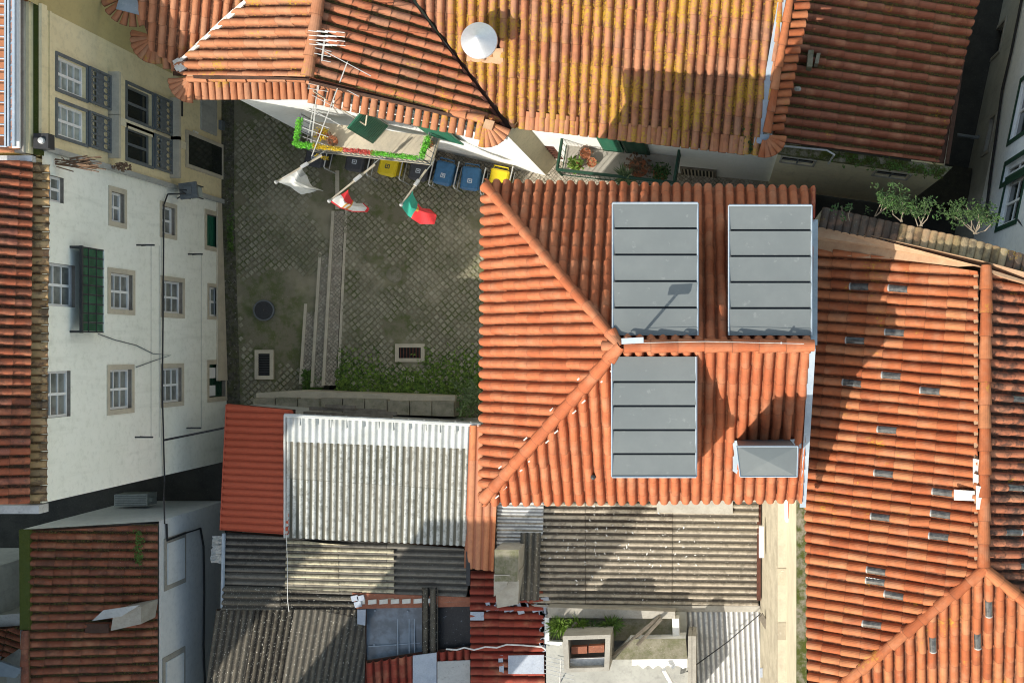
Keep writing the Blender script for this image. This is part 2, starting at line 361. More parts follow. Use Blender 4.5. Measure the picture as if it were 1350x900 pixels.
def field(mb, pl, polys, axis, pitch, length, prof, mi=0, thick=.028, rise=.03, taper=.9, jit=.006, seed=1, skip=(), got=None, broken=0.0):
    """cover convex pixel polygons of a roof plane with courses of tiles running down 'axis' (two pixel points)"""
    n = pl.n; A, B = pl(*axis[0]), pl(*axis[1]); D = (B - A).normalized(); U = D.cross(n).normalized(); O = pl(*polys[0][0])
    to2 = lambda p: ((p - O).dot(U), (p - O).dot(D)); P2 = [[to2(pl(*q)) for q in poly] for poly in polys]
    bmax = max(q[1] for p in P2 for q in p); sk = [to2(pl(*q)) for q in skip]
    for p2 in P2:
        a2 = sum(p2[i][0] * p2[(i + 1) % len(p2)][1] - p2[(i + 1) % len(p2)][0] * p2[i][1] for i in range(len(p2)))
        if a2 < 0: p2 = p2[::-1]
        ed = []
        for i in range(len(p2)):
            (x0, y0), (x1, y1) = p2[i], p2[(i + 1) % len(p2)]
            L = math.hypot(x1 - x0, y1 - y0)
            if L < 1e-6: continue
            nx, ny = (y1 - y0) / L, -(x1 - x0) / L; ed.append((nx, ny, nx * x0 + ny * y0))
        i0 = math.floor(min(q[0] for q in p2) / pitch) - 1; i1 = math.ceil(max(q[0] for q in p2) / pitch) + 1
        j1 = math.ceil((bmax - min(q[1] for q in p2)) / length) + 1
        for i in range(i0, i1):
            for j in range(j1):
                b1 = bmax - j * length; b0 = b1 - length; ac = (i + .5) * pitch
                dmax = max(nx * ac + ny * (b0 + b1) / 2 - c for nx, ny, c in ed)
                if dmax > max(pitch, length): continue
                rg = random.Random((seed * 7919 + i) * 7907 + j); t = rg.random() if prof is not PC else random.Random((seed * 31 + i // 6) * 57 + j).random(); ja = rg.uniform(-jit, jit) * 1.3; jh = rg.uniform(0, jit); tw = rg.uniform(-jit, jit)
                if broken and rg.random() < broken: jh += .012; tw *= 3
                g = [k for k, q in enumerate(sk) if abs(q[0] - ac) < pitch * .5 and b0 <= q[1] < b1]
                rows = []
                for (bb, hs, rz) in ((b0 - .02, taper, 0), (b1, 1, rise)):
                    off = ja + (tw if rz else -tw)
                    rows.append([(ac + x * pitch + off * (1 if abs(x) < .45 else 0), bb, h * pitch * hs + rz + jh, u, 1 if rz else 0) for x, h, u in prof])
                lip = [(a, b + .002, h - thick, u, 1) for a, b, h, u, _ in rows[1]]
                inside = dmax < -max(pitch, length); tgt = mb; tm = mi
                if g and got is not None: tgt = MB(); tm = 0
                for k in range(len(prof) - 1):
                    for q in ([rows[0][k], rows[0][k + 1], rows[1][k + 1], rows[1][k]], [rows[1][k], rows[1][k + 1], lip[k + 1], lip[k]]):
                        cov = abs(prof[k][0] + prof[k + 1][0]) / 2 < .33
                        tg, tq = (tgt, tm) if cov else (mb, mi)
                        q = q if inside else clip(q, ed)
                        if len(q) > 2: tg.face([O + U * w[0] + D * w[1] + n * w[2] for w in q], tq, [(t, w[3], w[4], 1) for w in q])
                if tgt is not mb and tgt.f: got.append((g[0], tgt))
def deck(mb, pl, poly, mi, off=.05, th=.09):
    mb.prism([pl(*q) - pl.n * off for q in poly], 0, mi, dirn=-pl.n * th)
def ridge_run(mb, p0, p1, r=.11, length=.42, mi=0, lift=.0, jit=.008):
    """overlapping half-round ridge tiles from the top end p0 to the low end p1"""
    p0, p1 = V(p0) + UP * lift, V(p1) + UP * lift; n = max(1, round((p1 - p0).length / length)); st = (p1 - p0) / n
    for k in range(n):
        j = V((random.uniform(-jit, jit), random.uniform(-jit, jit), random.uniform(0, jit)))
        mb.barrel(p0 + st * k - st.normalized() * .03 + j, p0 + st * (k + 1) + UP * .02 + j, r * .84, r * 1.1, mi=mi, n=9, thick=.03)
def eave_row(mb, p0, p1, out, n, r=.085, mi=0, drop=.1, cap=True):
    p0, p1, out = V(p0), V(p1), V(out)
    for k in range(n):
        c = p0.lerp(p1, (k + .5) / n) + V((random.uniform(-.006, .006), random.uniform(-.006, .006), random.uniform(-.006, .006)))
        mb.barrel(c, c + out - UP * drop, r * .88, r, mi=mi, cap=cap)
def fan(mb, c, a0, a1, n, rad0, rad1, r=.085, mi=0, drop=.1):
    for k in range(n):
        a = math.radians(a0 + (a1 - a0) * k / (n - 1)); d = V((math.cos(a), math.sin(a), 0))
        mb.barrel(V(c) + d * rad0, V(c) + d * rad1 - UP * drop, r * .5, r, mi=mi, cap=True)
# ------------------------------------------------------------------ walls and windows
class Wall:
    def __init__(s, p0, p1, n=None):
        s.p = V((p0[0], p0[1], 0)); q = V((p1[0], p1[1], 0)); s.L = (q - s.p).length; s.u = (q - s.p).normalized()
        s.n = s.u.cross(UP).normalized() if n is None else V((n[0], n[1], 0)).normalized()
        if n is not None:
            m = s.u.cross(UP).normalized(); s.n = m if m.dot(s.n) > 0 else -m
    def pt(s, u, z, w=0): return s.p + s.u * u + UP * z + s.n * w
    def uz(s, px, py):
        h = hit(px, py, s.p, s.n); return (h - s.p).dot(s.u), h.z
    def rect(s, x0, y0, x1, y1):
        """pixel box (edges taken at mid-lines) to (u0, u1, z0, z1) on the wall"""
        xm, ym = (x0 + x1) / 2, (y0 + y1) / 2; za, zb = s.uz(x0, ym)[1], s.uz(x1, ym)[1]; ua, ub = s.uz(xm, y0)[0], s.uz(xm, y1)[0]
        return min(ua, ub), max(ua, ub), min(za, zb), max(za, zb)
    def recty(s, x0, y0, x1, y1):
        """same for walls seen with their height along the picture's y"""
        xm, ym = (x0 + x1) / 2, (y0 + y1) / 2; ua, ub = s.uz(x0, ym)[0], s.uz(x1, ym)[0]; za, zb = s.uz(xm, y0)[1], s.uz(xm, y1)[1]
        return min(ua, ub), max(ua, ub), min(za, zb), max(za, zb)
    def panel(s, mb, r, w0, w1, mi=0):
        u0, u1, z0, z1 = r
        mb.obox(s.pt((u0 + u1) / 2, (z0 + z1) / 2, (w0 + w1) / 2), s.u * ((u1 - u0) / 2), s.n * ((w1 - w0) / 2), UP * ((z1 - z0) / 2), mi)
    def mesh(s, mb, u0, u1, z0, z1, ops=(), depth=.16, mi=0, rmi=None):
        us = sorted({u0, u1, *[x for o in ops for x in o[:2]]}); zs = sorted({z0, z1, *[x for o in ops for x in o[2:4]]})
        fl = lambda q: q if (q[1] - q[0]).cross(q[2] - q[0]).dot(s.n) > 0 else q[::-1]
        for i in range(len(us) - 1):
            for j in range(len(zs) - 1):
                uc, zc = (us[i] + us[i + 1]) / 2, (zs[j] + zs[j + 1]) / 2
                if any(o[0] < uc < o[1] and o[2] < zc < o[3] for o in ops): continue
                mb.face(fl([s.pt(us[i], zs[j]), s.pt(us[i + 1], zs[j]), s.pt(us[i + 1], zs[j + 1]), s.pt(us[i], zs[j + 1])]), mi)
        rm = mi if rmi is None else rmi
        for a, b, c, d in [o[:4] for o in ops]:
            for (p, q) in (((a, c), (b, c)), ((b, c), (b, d)), ((b, d), (a, d)), ((a, d), (a, c))):
                mb.face([s.pt(*p), s.pt(*q), s.pt(*q, -depth - .03), s.pt(*p, -depth - .03)], rm)
            mb.face([s.pt(a, c, -depth - .03), s.pt(b, c, -depth - .03), s.pt(b, d, -depth - .03), s.pt(a, d, -depth - .03)], rm)
def ring(W, mb, r, t, w0, w1, mi=0, sides=(1, 1, 1, 1)):
    u0, u1, z0, z1 = r
    if sides[0]: W.panel(mb, (u0, u1, z1 - t, z1), w0, w1, mi)
    if sides[1]: W.panel(mb, (u0, u1, z0, z0 + t), w0, w1, mi)
    if sides[2]: W.panel(mb, (u0, u0 + t, z0 + t, z1 - t), w0, w1, mi)
    if sides[3]: W.panel(mb, (u1 - t, u1, z0 + t, z1 - t), w0, w1, mi)
def window(W, r, parent, nu=2, nz=3, fm='white_paint', pm='pane', depth=.12, sur=0.0, sm='stone', t=.055, thick=.06):
    u0, u1, z0, z1 = r; mb = MB(); ring(W, mb, r, t, -depth, -depth + .05)
    iu, iz = u1 - u0 - 2 * t, z1 - z0 - 2 * t
    for k in range(1, nu):
        c = u0 + t + iu * k / nu; W.panel(mb, (c - thick / 2, c + thick / 2, z0 + t, z1 - t), -depth + .002, -depth + .048)
    for k in range(1, nz):
        c = z0 + t + iz * k / nz
        for q in range(nu):
            a = u0 + t + iu * q / nu + (thick / 2 if q else 0); b = u0 + t + iu * (q + 1) / nu - (thick / 2 if q < nu - 1 else 0)
            W.panel(mb, (a, b, c - .014, c + .014), -depth + .004, -depth + .04)
    f = mb.build('window', fm, parent); p = MB(); W.panel(p, (u0 + t, u1 - t, z0 + t, z1 - t), -depth - .02, -depth + .012); p.build('pane', pm, f)
    if sur:
        q = MB(); ring(W, q, (u0 - sur, u1 + sur, z0 - sur, z1 + sur), sur, -.01, .025); q.build('surround', sm, f)
    return f
def grow(r, d): return (r[0] - d, r[1] + d, r[2] - d, r[3] + d)
#==================================================================== GROUND
g = MB(); g.face([V((-90, -90, -.62)), V((90, -90, -.62)), V((90, 90, -.62)), V((-90, 90, -.62))])
struct(g.build('ground', 'asphalt'))
def strip(name, rows, mat, th=.3, n=1):
    mb = MB()
    for (a, b), (c, d) in zip(rows, rows[1:]): mb.face([V(a), V(b), V(d), V(c)])
    return struct(mb.build(name, mat))
from mathutils import noise as mn
KEEP = [(p_.x, p_.y, a_, b_) for p_, a_, b_ in ((at(348.5, 480.5, -.25), .36, .52), (at(540.5, 465, 0), .52, .36), (at(348, 409, -.18), .38, .38), (at(520, 362, 0), .32, .32), (at(541, 500, 0), .2, .2))]
def setts(name, z_at, inside, x0, x1, y0, y1, size, seed):
    rg = random.Random(seed); q = MB(); cs = math.cos(math.radians(43)); sn = math.sin(math.radians(43)); n = int(max(x1 - x0, y1 - y0) / size * 1.0) + 4
    cx, cy = (x0 + x1) / 2, (y0 + y1) / 2
    for i in range(-n, n):
        for j in range(-n, n):
            a, b = (i + (.5 if j % 2 else 0) * .25) * size, j * size; x, y = cx + a * cs - b * sn, cy + a * sn + b * cs
            w = mn.noise_vector(V((x * .55, y * .55, seed))); x += w.x * size * .9; y += w.y * size * .9
            if not inside(x, y) or any(abs(x - a) < c_ and abs(y - b) < d_ for a, b, c_, d_ in KEEP): continue
            wear = mn.fractal(V((x * .42, y * .42, 3 + seed)), 1.0, 2.0, 4); h = .030 + rg.uniform(-.011, .011) - max(0, wear - .06) * .17
            if h < .004: continue
            ang = math.radians(43) + rg.gauss(0, .07); hx, hy = size * .5 * rg.uniform(.80, .93), size * .5 * rg.uniform(.80, .93); z = z_at(x, y); t = rg.random()
            ux, uy = V((math.cos(ang), math.sin(ang), rg.gauss(0, .035))), V((-math.sin(ang), math.cos(ang), rg.gauss(0, .035))); c = V((x, y, z))
            B = [c + ux * hx * sx + uy * hy * sy - UP * .02 for sx, sy in ((-1, -1), (1, -1), (1, 1), (-1, 1))]; T = [c + ux * hx * .78 * sx * rg.uniform(.9, 1.05) + uy * hy * .78 * sy * rg.uniform(.9, 1.05) + UP * h for sx, sy in ((-1, -1), (1, -1), (1, 1), (-1, 1))]
            cc = [(t, .2, .5, 1)] * 4; q.face(T, 0, cc)
            for k in range(4): q.face([B[k], B[(k + 1) % 4], T[(k + 1) % 4], T[k]], 0, [(t, .8, .5, 1)] * 4)
    return q
MT['sett'] = None
m_ = M('granite_sett_stone', .88, 0, .25); r_, u_, v_ = m_.attr(); c_ = m_.ramp(r_, [(0, (.25, .232, .16)), (.4, (.29, .272, .192)), (.8, (.33, .31, .22)), (1, (.39, .365, .268))])
c_ = m_.mix(m_.math('MULTIPLY', m_.step(m_.noise(14, 5, .7), .4, .7), .5), c_, (.10, .095, .07)); c_ = m_.mix(m_.math('MULTIPLY', m_.step(m_.noise(.7, 5, .7), .50, .64), .5), c_, (.10, .11, .055)); c_ = m_.mix(m_.math('MULTIPLY', m_.step(m_.noise(.42, 4, .65), .50, .68), .55), c_, (.42, .385, .29)); c_ = m_.mix(m_.math('MULTIPLY', m_.step(m_.noise(26, 3, .75), .66, .72), .6), c_, (.45, .43, .37)); m_.col(c_); m_.bump(m_.noise(40, 4), .008, .5); MT['sett'] = m_.m
m_ = M('sett_joint_earth', .95, 0, .15); c_ = m_.mix(m_.step(m_.noise(2.4, 5, .7), .4, .62), (.19, .172, .118), (.115, .13, .055)); c_ = m_.mix(m_.step(m_.noise(.42, 4, .65), .48, .66), c_, (.30, .27, .19)); c_ = m_.mix(m_.math('MULTIPLY', m_.step(m_.noise(28, 3, .75), .6, .7), .6), c_, (.34, .32, .26)); m_.col(c_); m_.bump(m_.noise(50, 4), .008, .6); MT['joint'] = m_.m
zs = lambda x, y: -.5 + .48 * min(1, max(0, (y + 2) / 6.2)) if y < 4.2 else -.02
struct(setts('setts', lambda x, y: 0.0, lambda x, y: -10.95 + .02 * y * 0 < x < -4.7 and -2.1 < y < 5.9 - .25 * max(0, x + 9.6) and x > -11.02 + .03 * (y + 2.2), -11, -4.7, -2.2, 7, .148, 3).build('courtyard_setts', 'sett'))
struct(setts('setts', zs, lambda x, y: -14.05 < x < -11.35 - (.5 if y < -.4 else 0) + (.45 if y > 3.4 else 0) and -4.3 < y < 9, -14.1, -10.9, -4.3, 9, .148, 5).build('street_setts', 'sett'))
strip('street', [((-14.1, -4.4, -.5), (-11.55, -4.4, -.5)), ((-14.1, -2, -.5), (-11.55, -2, -.5)), ((-14.1, 4.2, -.02), (-10.83, 4.2, -.02)), ((-14.1, 15, -.02), (-10.83, 15, -.02))], 'joint')
strip('gutter', [((-14.5, -4.4, -.47), (-14.1, -4.4, -.5)), ((-14.5, -2, -.47), (-14.1, -2, -.5)), ((-14.5, 4.2, .0), (-14.1, 4.2, -.02)), ((-14.5, 15, .0), (-14.1, 15, -.02))], 'rubble')
strip('courtyard', [((-11.03, -2.6, 0), (-4.0, -2.6, 0)), ((-10.84, 4.2, 0), (-4.0, 4.2, 0)), ((-10.84, 15, 0), (-4.0, 15, 0))], 'joint')
mb = MB(); mb.down([V((-11.9, 6.75, .1)), V((-9.6, 5.85, .1)), V((-4.6, 4.62, .1)), V((2.5, 3.9, .1)), V((2.5, 9, .1)), V((-11.9, 9, .1))], -.1)
struct(mb.build('pavement', 'calcada'))
# kerb line of the side street and the stepped ramp
st = thing('stone_steps', 'three long shallow mosaic-paved steps with pale stone kerbs crossing the courtyard', 'steps', at(430, 400, -.3))
def px_strip(mb, q, z, d, mi): mb.down([at(x, y, z) for x, y in q], z - d, mi)
for q, z in ((((441, 278), (454, 278), (443, 508), (428, 508)), .004), (((424, 332), (439, 332), (427, 510), (413, 510)), -.13), (((405, 400), (421, 400), (412, 506), (398, 506)), -.26)):
    s_ = MB(); px_strip(s_, q, z, .35, 0); so = s_.build('step', 'calcada', st)
    k = MB(); (a, b, c, d) = q
    px_strip(k, (a, (a[0] - 4, a[1]), (d[0] - 4, d[1]), d), z + .02, .37, 0); k.build('kerb', 'stone', so)
k = MB(); px_strip(k, ((455, 270), (458.5, 270), (447.5, 508), (444, 508)), .015, .2, 0); k.build('edge_kerb', 'stone', st)
k = MB(); px_strip(k, ((442, 225), (447, 225), (447, 276), (442, 276)), .012, .1, 0); k.build('kerb', 'stone', st)
def grate(px0, py0, px1, py1, z, nb, mat, label, along):
    a, b = at(px0, py1, z), at(px1, py0, z); t = thing('drain_grate', label, 'drain', (a + b) / 2)
    f = MB(); w = .11
    f.box(a.x - w, b.x + w, a.y - w, a.y, z - .05, z + .03); f.box(a.x - w, b.x + w, b.y, b.y + w, z - .05, z + .03)
    f.box(a.x - w, a.x, a.y, b.y, z - .05, z + .03); f.box(b.x, b.x + w, a.y, b.y, z - .05, z + .03); f.build('frame', 'stone', t)
    h = MB(); h.box(a.x, b.x, a.y, b.y, z - .05, z + .006); h.build('pit', 'dark', t)
    r = MB()
    for k in range(nb):
        if along == 'y': c = a.y + (b.y - a.y) * (k + .5) / nb; r.box(a.x, b.x, c - .014, c + .014, z + .007, z + .022)
        else: c = a.x + (b.x - a.x) * (k + .5) / nb; r.box(c - .014, c + .014, a.y, b.y, z + .007, z + .022)
    r.build('bars', mat, t)
grate(341, 466, 356, 495, -.3, 9, 'iron', 'upright black drain grate in a pale stone frame beside the white house', 'y')
grate(526, 458, 555, 472, 0, 7, 'rust', 'rusty brown drain grate in a stone frame among the weeds', 'x')
t = thing('manhole_cover', 'round black iron manhole cover in the shaded cobbled street', 'manhole', at(348, 409, -.18))
c = at(348, 409, -.19); mb = MB(); mb.cone(c, [(.31, -.05), (.31, .03), (.27, .032)]); mb.build('rim', 'iron_grey', t)
mb = MB(); mb.cone(c, [(.268, .02), (.268, .028), (.01, .028)]); mb.build('lid', 'iron', t)
c = at(520, 362, 0); t = thing('manhole_cover', 'small dull round cover set in the middle of the courtyard setts', 'manhole', c)
mb = MB(); mb.cone(c, [(.24, 0), (.23, .014), (.001, .014)]); mb.build('lid', 'conc_moss', t)
c = at(541, 500, 0); mb = MB(); mb.box(c.x - .12, c.x + .12, c.y - .1, c.y + .1, 0, .03); tag(mb.build('stone_block', 'stone'), 'small square stone cap among the green weeds', 'stone')
# weeds in the lower courtyard
rg = random.Random(4); mb = MB()
for _ in range(2300):
    x = rg.uniform(445, 634); y = 520 - abs(rg.gauss(0, 1)) * (26 if x > 560 or x < 500 else 14)
    if y < 455: continue
    p = at(x, y, .03); mb.leaves(p, (.11, .11, .03), 4, .095, 0 if rg.random() < .6 else 1, rg)
for _ in range(120):
    p = at(rg.uniform(400, 425), rg.uniform(490, 515), -.2); mb.leaves(p, (.1, .1, .1), 6, .10, 1, rg)
for _ in range(160):
    y = rg.uniform(235, 330); p = at(303 + rg.uniform(-3, 4), y, -.05); mb.leaves(p, (.06, .1, .05), 4, .08, 1, rg)
struct(mb.build('weeds', ['weed', 'leaf']), 'stuff')
#==================================================================== LEFT: WHITE HOUSE
WX = -14.5
wh = thing('white_house', 'long pale house with sash windows in stone frames facing the shaded courtyard', 'house', (WX - 2, .5, -.5))
W = Wall((WX, -3.3), (WX, 4.3), (1, 0)); boxes = []
for (b, s_, nu, nz, fm, pm) in (
    ((60, 232, 84, 266), 0, 2, 2, 'white_paint', 'pane'), ((62, 348, 99, 404), 0, 2, 3, 'white_paint', 'pane'), ((60, 489, 93, 550), 0, 2, 3, 'white_paint', 'pane'),
    ((146, 254, 163, 293), .12, 2, 2, 'white_paint', 'pane'), ((145, 361, 174, 408), .12, 2, 3, 'white_paint', 'pane'), ((144, 487, 173, 539), .12, 2, 3, 'white_paint', 'pane'),
    ((213, 273, 230, 309), .11, 2, 2, 'white_paint', 'pane'), ((214, 371, 240, 413), .12, 2, 3, 'white_paint', 'pane'), ((214, 485, 239, 530), .12, 2, 3, 'white_paint', 'pane'),
    ((275, 379, 294, 417), .1, 2, 3, 'white_paint', 'pane_pale')):
    boxes.append((W.rect(*b), s_, nu, nz, fm, pm))
doors = [(W.rect(272, 285, 296, 326), 'green'), (W.rect(275, 480, 297, 523), 'green')]
mb = MB(); W.mesh(mb, 0, W.L, -.6, 9.0, [b[0] for b in boxes] + [d[0] for d in doors], .22, 0, 1)
mb.box(WX - 5.5, WX - .35, -3.2, 4.2, -.6, 8.7); mb.face([W.pt(0, -.6), W.pt(0, 9), W.pt(0, 9, -5.5), W.pt(0, -.6, -5.5)]); mb.build('wall', ['green_white', 'reveal'], wh)
for r, s_, nu, nz, fm, pm in boxes: window(W, r, wh, nu, nz, fm, pm, .13, s_)
for i, (r, _) in enumerate(doors):
    d = MB(); W.panel(d, grow(r, -.01), -.17, -.1)
    for k in range(7): zc = r[2] + (r[3] - r[2]) * (k + .5) / 7; W.panel(d, (r[0] + .06, r[1] - .06, zc - .02, zc + .02), -.1, -.085)
    do = lab(d.build('shutter', 'green_dark' if i else 'green_paint', wh), 'green shutter' if not i else 'dark green shutter with two white vent boxes')
    q = MB(); ring(W, q, grow(r, .13), .13, -.01, .025); q.build('surround', 'stone', do)
    if i:
        for k in (.18, .72):
            q = MB(); uc = r[0] + (r[1] - r[0]) * k; W.panel(q, (uc - .13, uc + .17, r[3] - .5, r[3] - .06), -.1, -.02); q.build('vent_box', 'white_paint', do)
p = MB()
for u, z in ((.8, 3.0), (.8, .4)): pass
base_l = Wall((WX, -3.3), (WX, 4.3), (1, 0)); q = MB(); W.panel(q, (2.4, W.L, -.6, .28), 0, .05); q.build('plinth', 'stone', wh)
# glazed balcony
slabz = 6.98; y0, y1 = at(120, 437, 8).y, at(120, 325, 8).y; bx = WX + .27
b = MB(); b.box(WX, bx, y0, y1, slabz - .1, slabz); bal = b.build('balcony', 'green_white', wh)
b = MB()
for k in range(9):
    ya, yb = y0 + (y1 - y0) * k / 9 + .02, y0 + (y1 - y0) * (k + 1) / 9 - .02; b.box(bx - .03, bx - .015, ya, yb, slabz + .03, slabz + .9)
b.box(WX + .02, bx - .05, y1 - .03, y1 - .015, slabz + .03, slabz + .9); b.build('glazing', 'green_glass', bal)
b = MB(); b.box(bx - .05, bx + .01, y0 - .03, y1 + .03, slabz + .9, slabz + .96)
for yy in (y0, y1): b.box(WX, bx - .05, yy - .025, yy + .025, slabz + .9, slabz + .96)
for k in range(10):
    yy = y0 + (y1 - y0) * k / 9; b.box(bx - .045, bx - .01, yy - .015, yy + .015, slabz, slabz + .9)
for z in (.32, .66): b.box(bx - .012, bx, y0, y1, slabz + z - .012, slabz + z + .012)
b.build('railing', 'iron', bal)
# drying brackets, pipes
for x, y, w in ((180, 323, .45), (178, 576, .45), (248, 335, .4), (246, 564, .4)):
    u, z = W.uz(x, y); b = MB(); b.tube([W.pt(u, z, 0), W.pt(u, z, w)], .022); b.tube([W.pt(u, z - .25, 0), W.pt(u, z, w * .8)], .012); b.build('bracket', 'iron', wh)
for (xa, xb, ya, yb) in ((178, 189, 324, 575), (246, 256, 336, 563)):
    pass
# street roof above the white facade
rp = Plane((57, 250, 9.1), (57, 640, 9.1), (-60, 450, 10.2))
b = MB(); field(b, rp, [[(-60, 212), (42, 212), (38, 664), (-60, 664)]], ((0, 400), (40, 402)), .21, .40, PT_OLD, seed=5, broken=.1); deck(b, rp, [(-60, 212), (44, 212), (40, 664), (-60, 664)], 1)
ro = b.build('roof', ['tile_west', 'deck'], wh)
b = MB(); eave_row(b, at(40, 216, 9.12), at(36, 662, 9.12), (.36, 0, 0), 40, .088, drop=.12); b.prism([at(36, 214, 9.1), at(54, 214, 9.0), at(51, 664, 9.0), at(34, 664, 9.1)], .06); b.build('eave_tiles', 'tile_verge', ro)
b = MB(); b.box(WX - 5, WX + .05, -3.5, -3.32, 8.85, 9.2); b.build('verge_board', 'lightsheet', ro)
b = MB(); b.prism([at(0, 205, 9.3), at(42, 205, 9.3), at(42, 213, 9.3), at(0, 213, 9.3)], .15); b.build('flashing', 'alu', ro)
# cables on the white house
def cable(name, pts, r, mat, label, cat='cable'):
    b = MB(); b.tube(pts, r, 5); return tag(b.build(name, mat), label, cat)
cable('cable', [W.pt(*W.uz(218, 256), .06), W.pt(*W.uz(213, 270), .06), W.pt(*W.uz(212, 400), .06), W.pt(*W.uz(211, 520), .06), W.pt(*W.uz(214, 636), .06), at(216, 655, 4.2), at(217, 690, 4.0)], .02, 'cable', 'thick black cable running along the pale white facade')
a, b_ = W.pt(*W.uz(212, 580), .06), at(375, 547, 3.6); cable('cable', [a + (b_ - a) * t - UP * .35 * math.sin(math.pi * t) for t in [k / 10 for k in range(11)]], .03, 'cable', 'black overhead cable spanning from the white house to the red shed roof')
cable('wire', [W.pt(*W.uz(x, y), .03) for x, y in ((128, 440), (150, 448), (178, 455), (200, 466), (224, 468), (200, 476), (178, 484))], .012, 'iron_grey', 'thin grey wire looping across the white facade below the green balcony')
for (xa, ya, xb, yb, l) in ((178, 324, 178, 576, 'upper grey clothesline strung along the white facade'), (189, 324, 189, 576, 'second grey clothesline beside the upper one on the white facade'), (246, 336, 246, 563, 'lower grey clothesline strung low on the white facade')):
    cable('clothesline', [W.pt(*W.uz(xa, ya), .4), W.pt(*W.uz(xb, yb), .4)], .006, 'iron_grey', l, 'clothesline')
# street lantern on its arm
u, z = W.uz(222, 256); a = W.pt(u, z, 0)
lt = thing('street_lantern', 'square grey street lantern on a dark wall arm between the yellow and white houses', 'lamp', a)
lp = at(251, 252, 3.1); b = MB(); b.tube([W.pt(u, z, 0), W.pt(u, z + .1, .5), lp + V((-.2, 0, .18)), lp + V((0, 0, .2))], .022); b.tube([W.pt(u - .05, z - .5, 0), W.pt(u, z, .45)], .02); b.build('arm', 'iron', lt)
b = MB(); b.obox(lp + UP * .1, V((.23, .03, 0)), V((-.03, .21, 0)), UP * .04); b.obox(lp + UP * .17, V((.1, 0, 0)), V((0, .1, 0)), UP * .03); b.build('hood', 'iron_grey', lt)
b = MB(); b.obox(lp - UP * .17, V((.15, .02, 0)), V((-.02, .14, 0)), UP * .22); b.build('glass', 'pane_pale', lt)
b = MB(); [b.obox(lp + V((sx * .17, sy * .16, -.16)), V((.014, 0, 0)), V((0, .014, 0)), UP * .22) for sx in (-1, 1) for sy in (-1, 1)]; b.build('frame', 'iron', lt)
#==================================================================== LEFT: YELLOW HOUSE
yh = thing('yellow_house', 'weathered yellow house with grey window guards and a mossy parapet', 'house', (WX - 2, 6, -.3))
WY = Wall((WX + .03, 4.3), (WX + .03, 7.35), (1, 0)); WO = Wall((WX + .03, 7.35), (-13.2, 16), (1, -.2))
ops = [(WY.rect(75, 81, 113, 124), 0), (WY.rect(75, 141, 113, 184), 0), (WY.rect(167, 118, 200, 161), 1), (WY.rect(167, 172, 200, 214), 1)]
door = WY.rect(246, 186, 291, 224)
mb = MB(); WY.mesh(mb, 0, WY.L, -.6, 9.15, [o[0] for o in ops], .2); mb.box(WX - 5, WX - .3, 4.32, 7.3, -.6, 9.0); mb.build('wall', 'yellow_wall', yh)
mb = MB(); WO.mesh(mb, 0, WO.L, -.6, 9.6, []); lab(mb.build('side_wall', 'olive_wall', yh), 'olive coloured side wall')
for r, k in ops:
    w = window(WY, r, yh, 2, 4 if not k else 1, 'white_paint' if not k else 'iron_grey', 'pane_pale' if not k else 'pane_dark', .13, 0, t=.06)
    q = MB(); ring(WY, q, grow(r, .07), .07, .0, .03); q.build('surround', 'iron_grey', w)
    # wrought guard below the sash, standing proud of the wall
    za, zb = r[2] - .98, r[2] - .05; q = MB(); ring(WY, q, (r[0] - .05, r[1] + .05, za, zb), .045, .04, .09)
    n = 5
    for i in range(1, n): uc = r[0] + (r[1] - r[0]) * i / n; WY.panel(q, (uc - .012, uc + .012, za + .045, zb - .045), .055, .075)
    for i in range(n):
        uc = r[0] + (r[1] - r[0]) * (i + .5) / n
        for zc in (za + .22, zb - .22):
            m = [WY.pt(uc + .07 * math.cos(t * .785), zc + .12 * math.sin(t * .785), .065) for t in range(9)]; q.tube(m, .012, 4)
    WY.panel(q, (r[0], r[1], za + .3, zb - .3), .05, .06)
    q.build('window_guard', 'iron_grey', yh)
    q = MB(); WY.panel(q, (r[0] - .15, r[1] + .15, za - .1, za), 0, .26); q.build('sill', 'stone', yh)
q = MB(); WY.panel(q, door, .0, .04); do = lab(q.build('door', 'pane_dark', yh), 'black painted door panel')
q = MB(); ring(WY, q, grow(door, .1), .1, 0, .06); q.build('door_surround', 'stone', do)
for z in (6.15, 3.35, 1.0):
    pass
q = MB(); WY.panel(q, (0, WY.L, 8.75, 8.82), 0, .035); q.build('string_course', 'yellow_wall', yh)
q = MB(); WY.panel(q, (-.02, .1, -.4, 9.0), .0, .09); q.build('drainpipe', 'grey_wall', yh)
q = MB(); WY.panel(q, (1.15, 1.35, -.4, 5.9), .0, .03); q.build('pilaster', 'cream_wall', yh)
q = MB(); r = WY.rect(232, 128, 240, 152); WY.panel(q, r, 0, .03); lab(q.build('street_sign', 'iron', yh), 'small black street sign plate')
q = MB(); r = WY.rect(264, 128, 284, 175); WY.panel(q, r, 0, .05); lab(q.build('wall_patch', 'grey_wall', yh), 'grey repaired patch')
q = MB(); r = WY.rect(288, 160, 295, 172); WY.panel(q, r, 0, .1); q.build('meter_box', 'iron_grey', yh)
# parapet tops
ys = (7.35, 4.15)
def bandx(xa, xb, z, mat, name, par, d=.3, yb=4.18, yt=7.4):
    a, c = (xa - CX) * (H - z) / F, (xb - CX) * (H - z) / F; q = MB(); q.box(a, c, yb, yt, z - d, z); return q.build(name, mat, par)
bandx(19, 31, 9.4, 'concrete', 'coping', yh, .5); bandx(31, 38, 9.32, 'yellow_wall', 'parapet', yh, .4); bandx(38, 51, 9.16, 'moss_thick', 'moss_gutter', yh, .2); bandx(51, 55, 9.2, 'yellow_wall', 'cornice', yh, .2, 4.32)
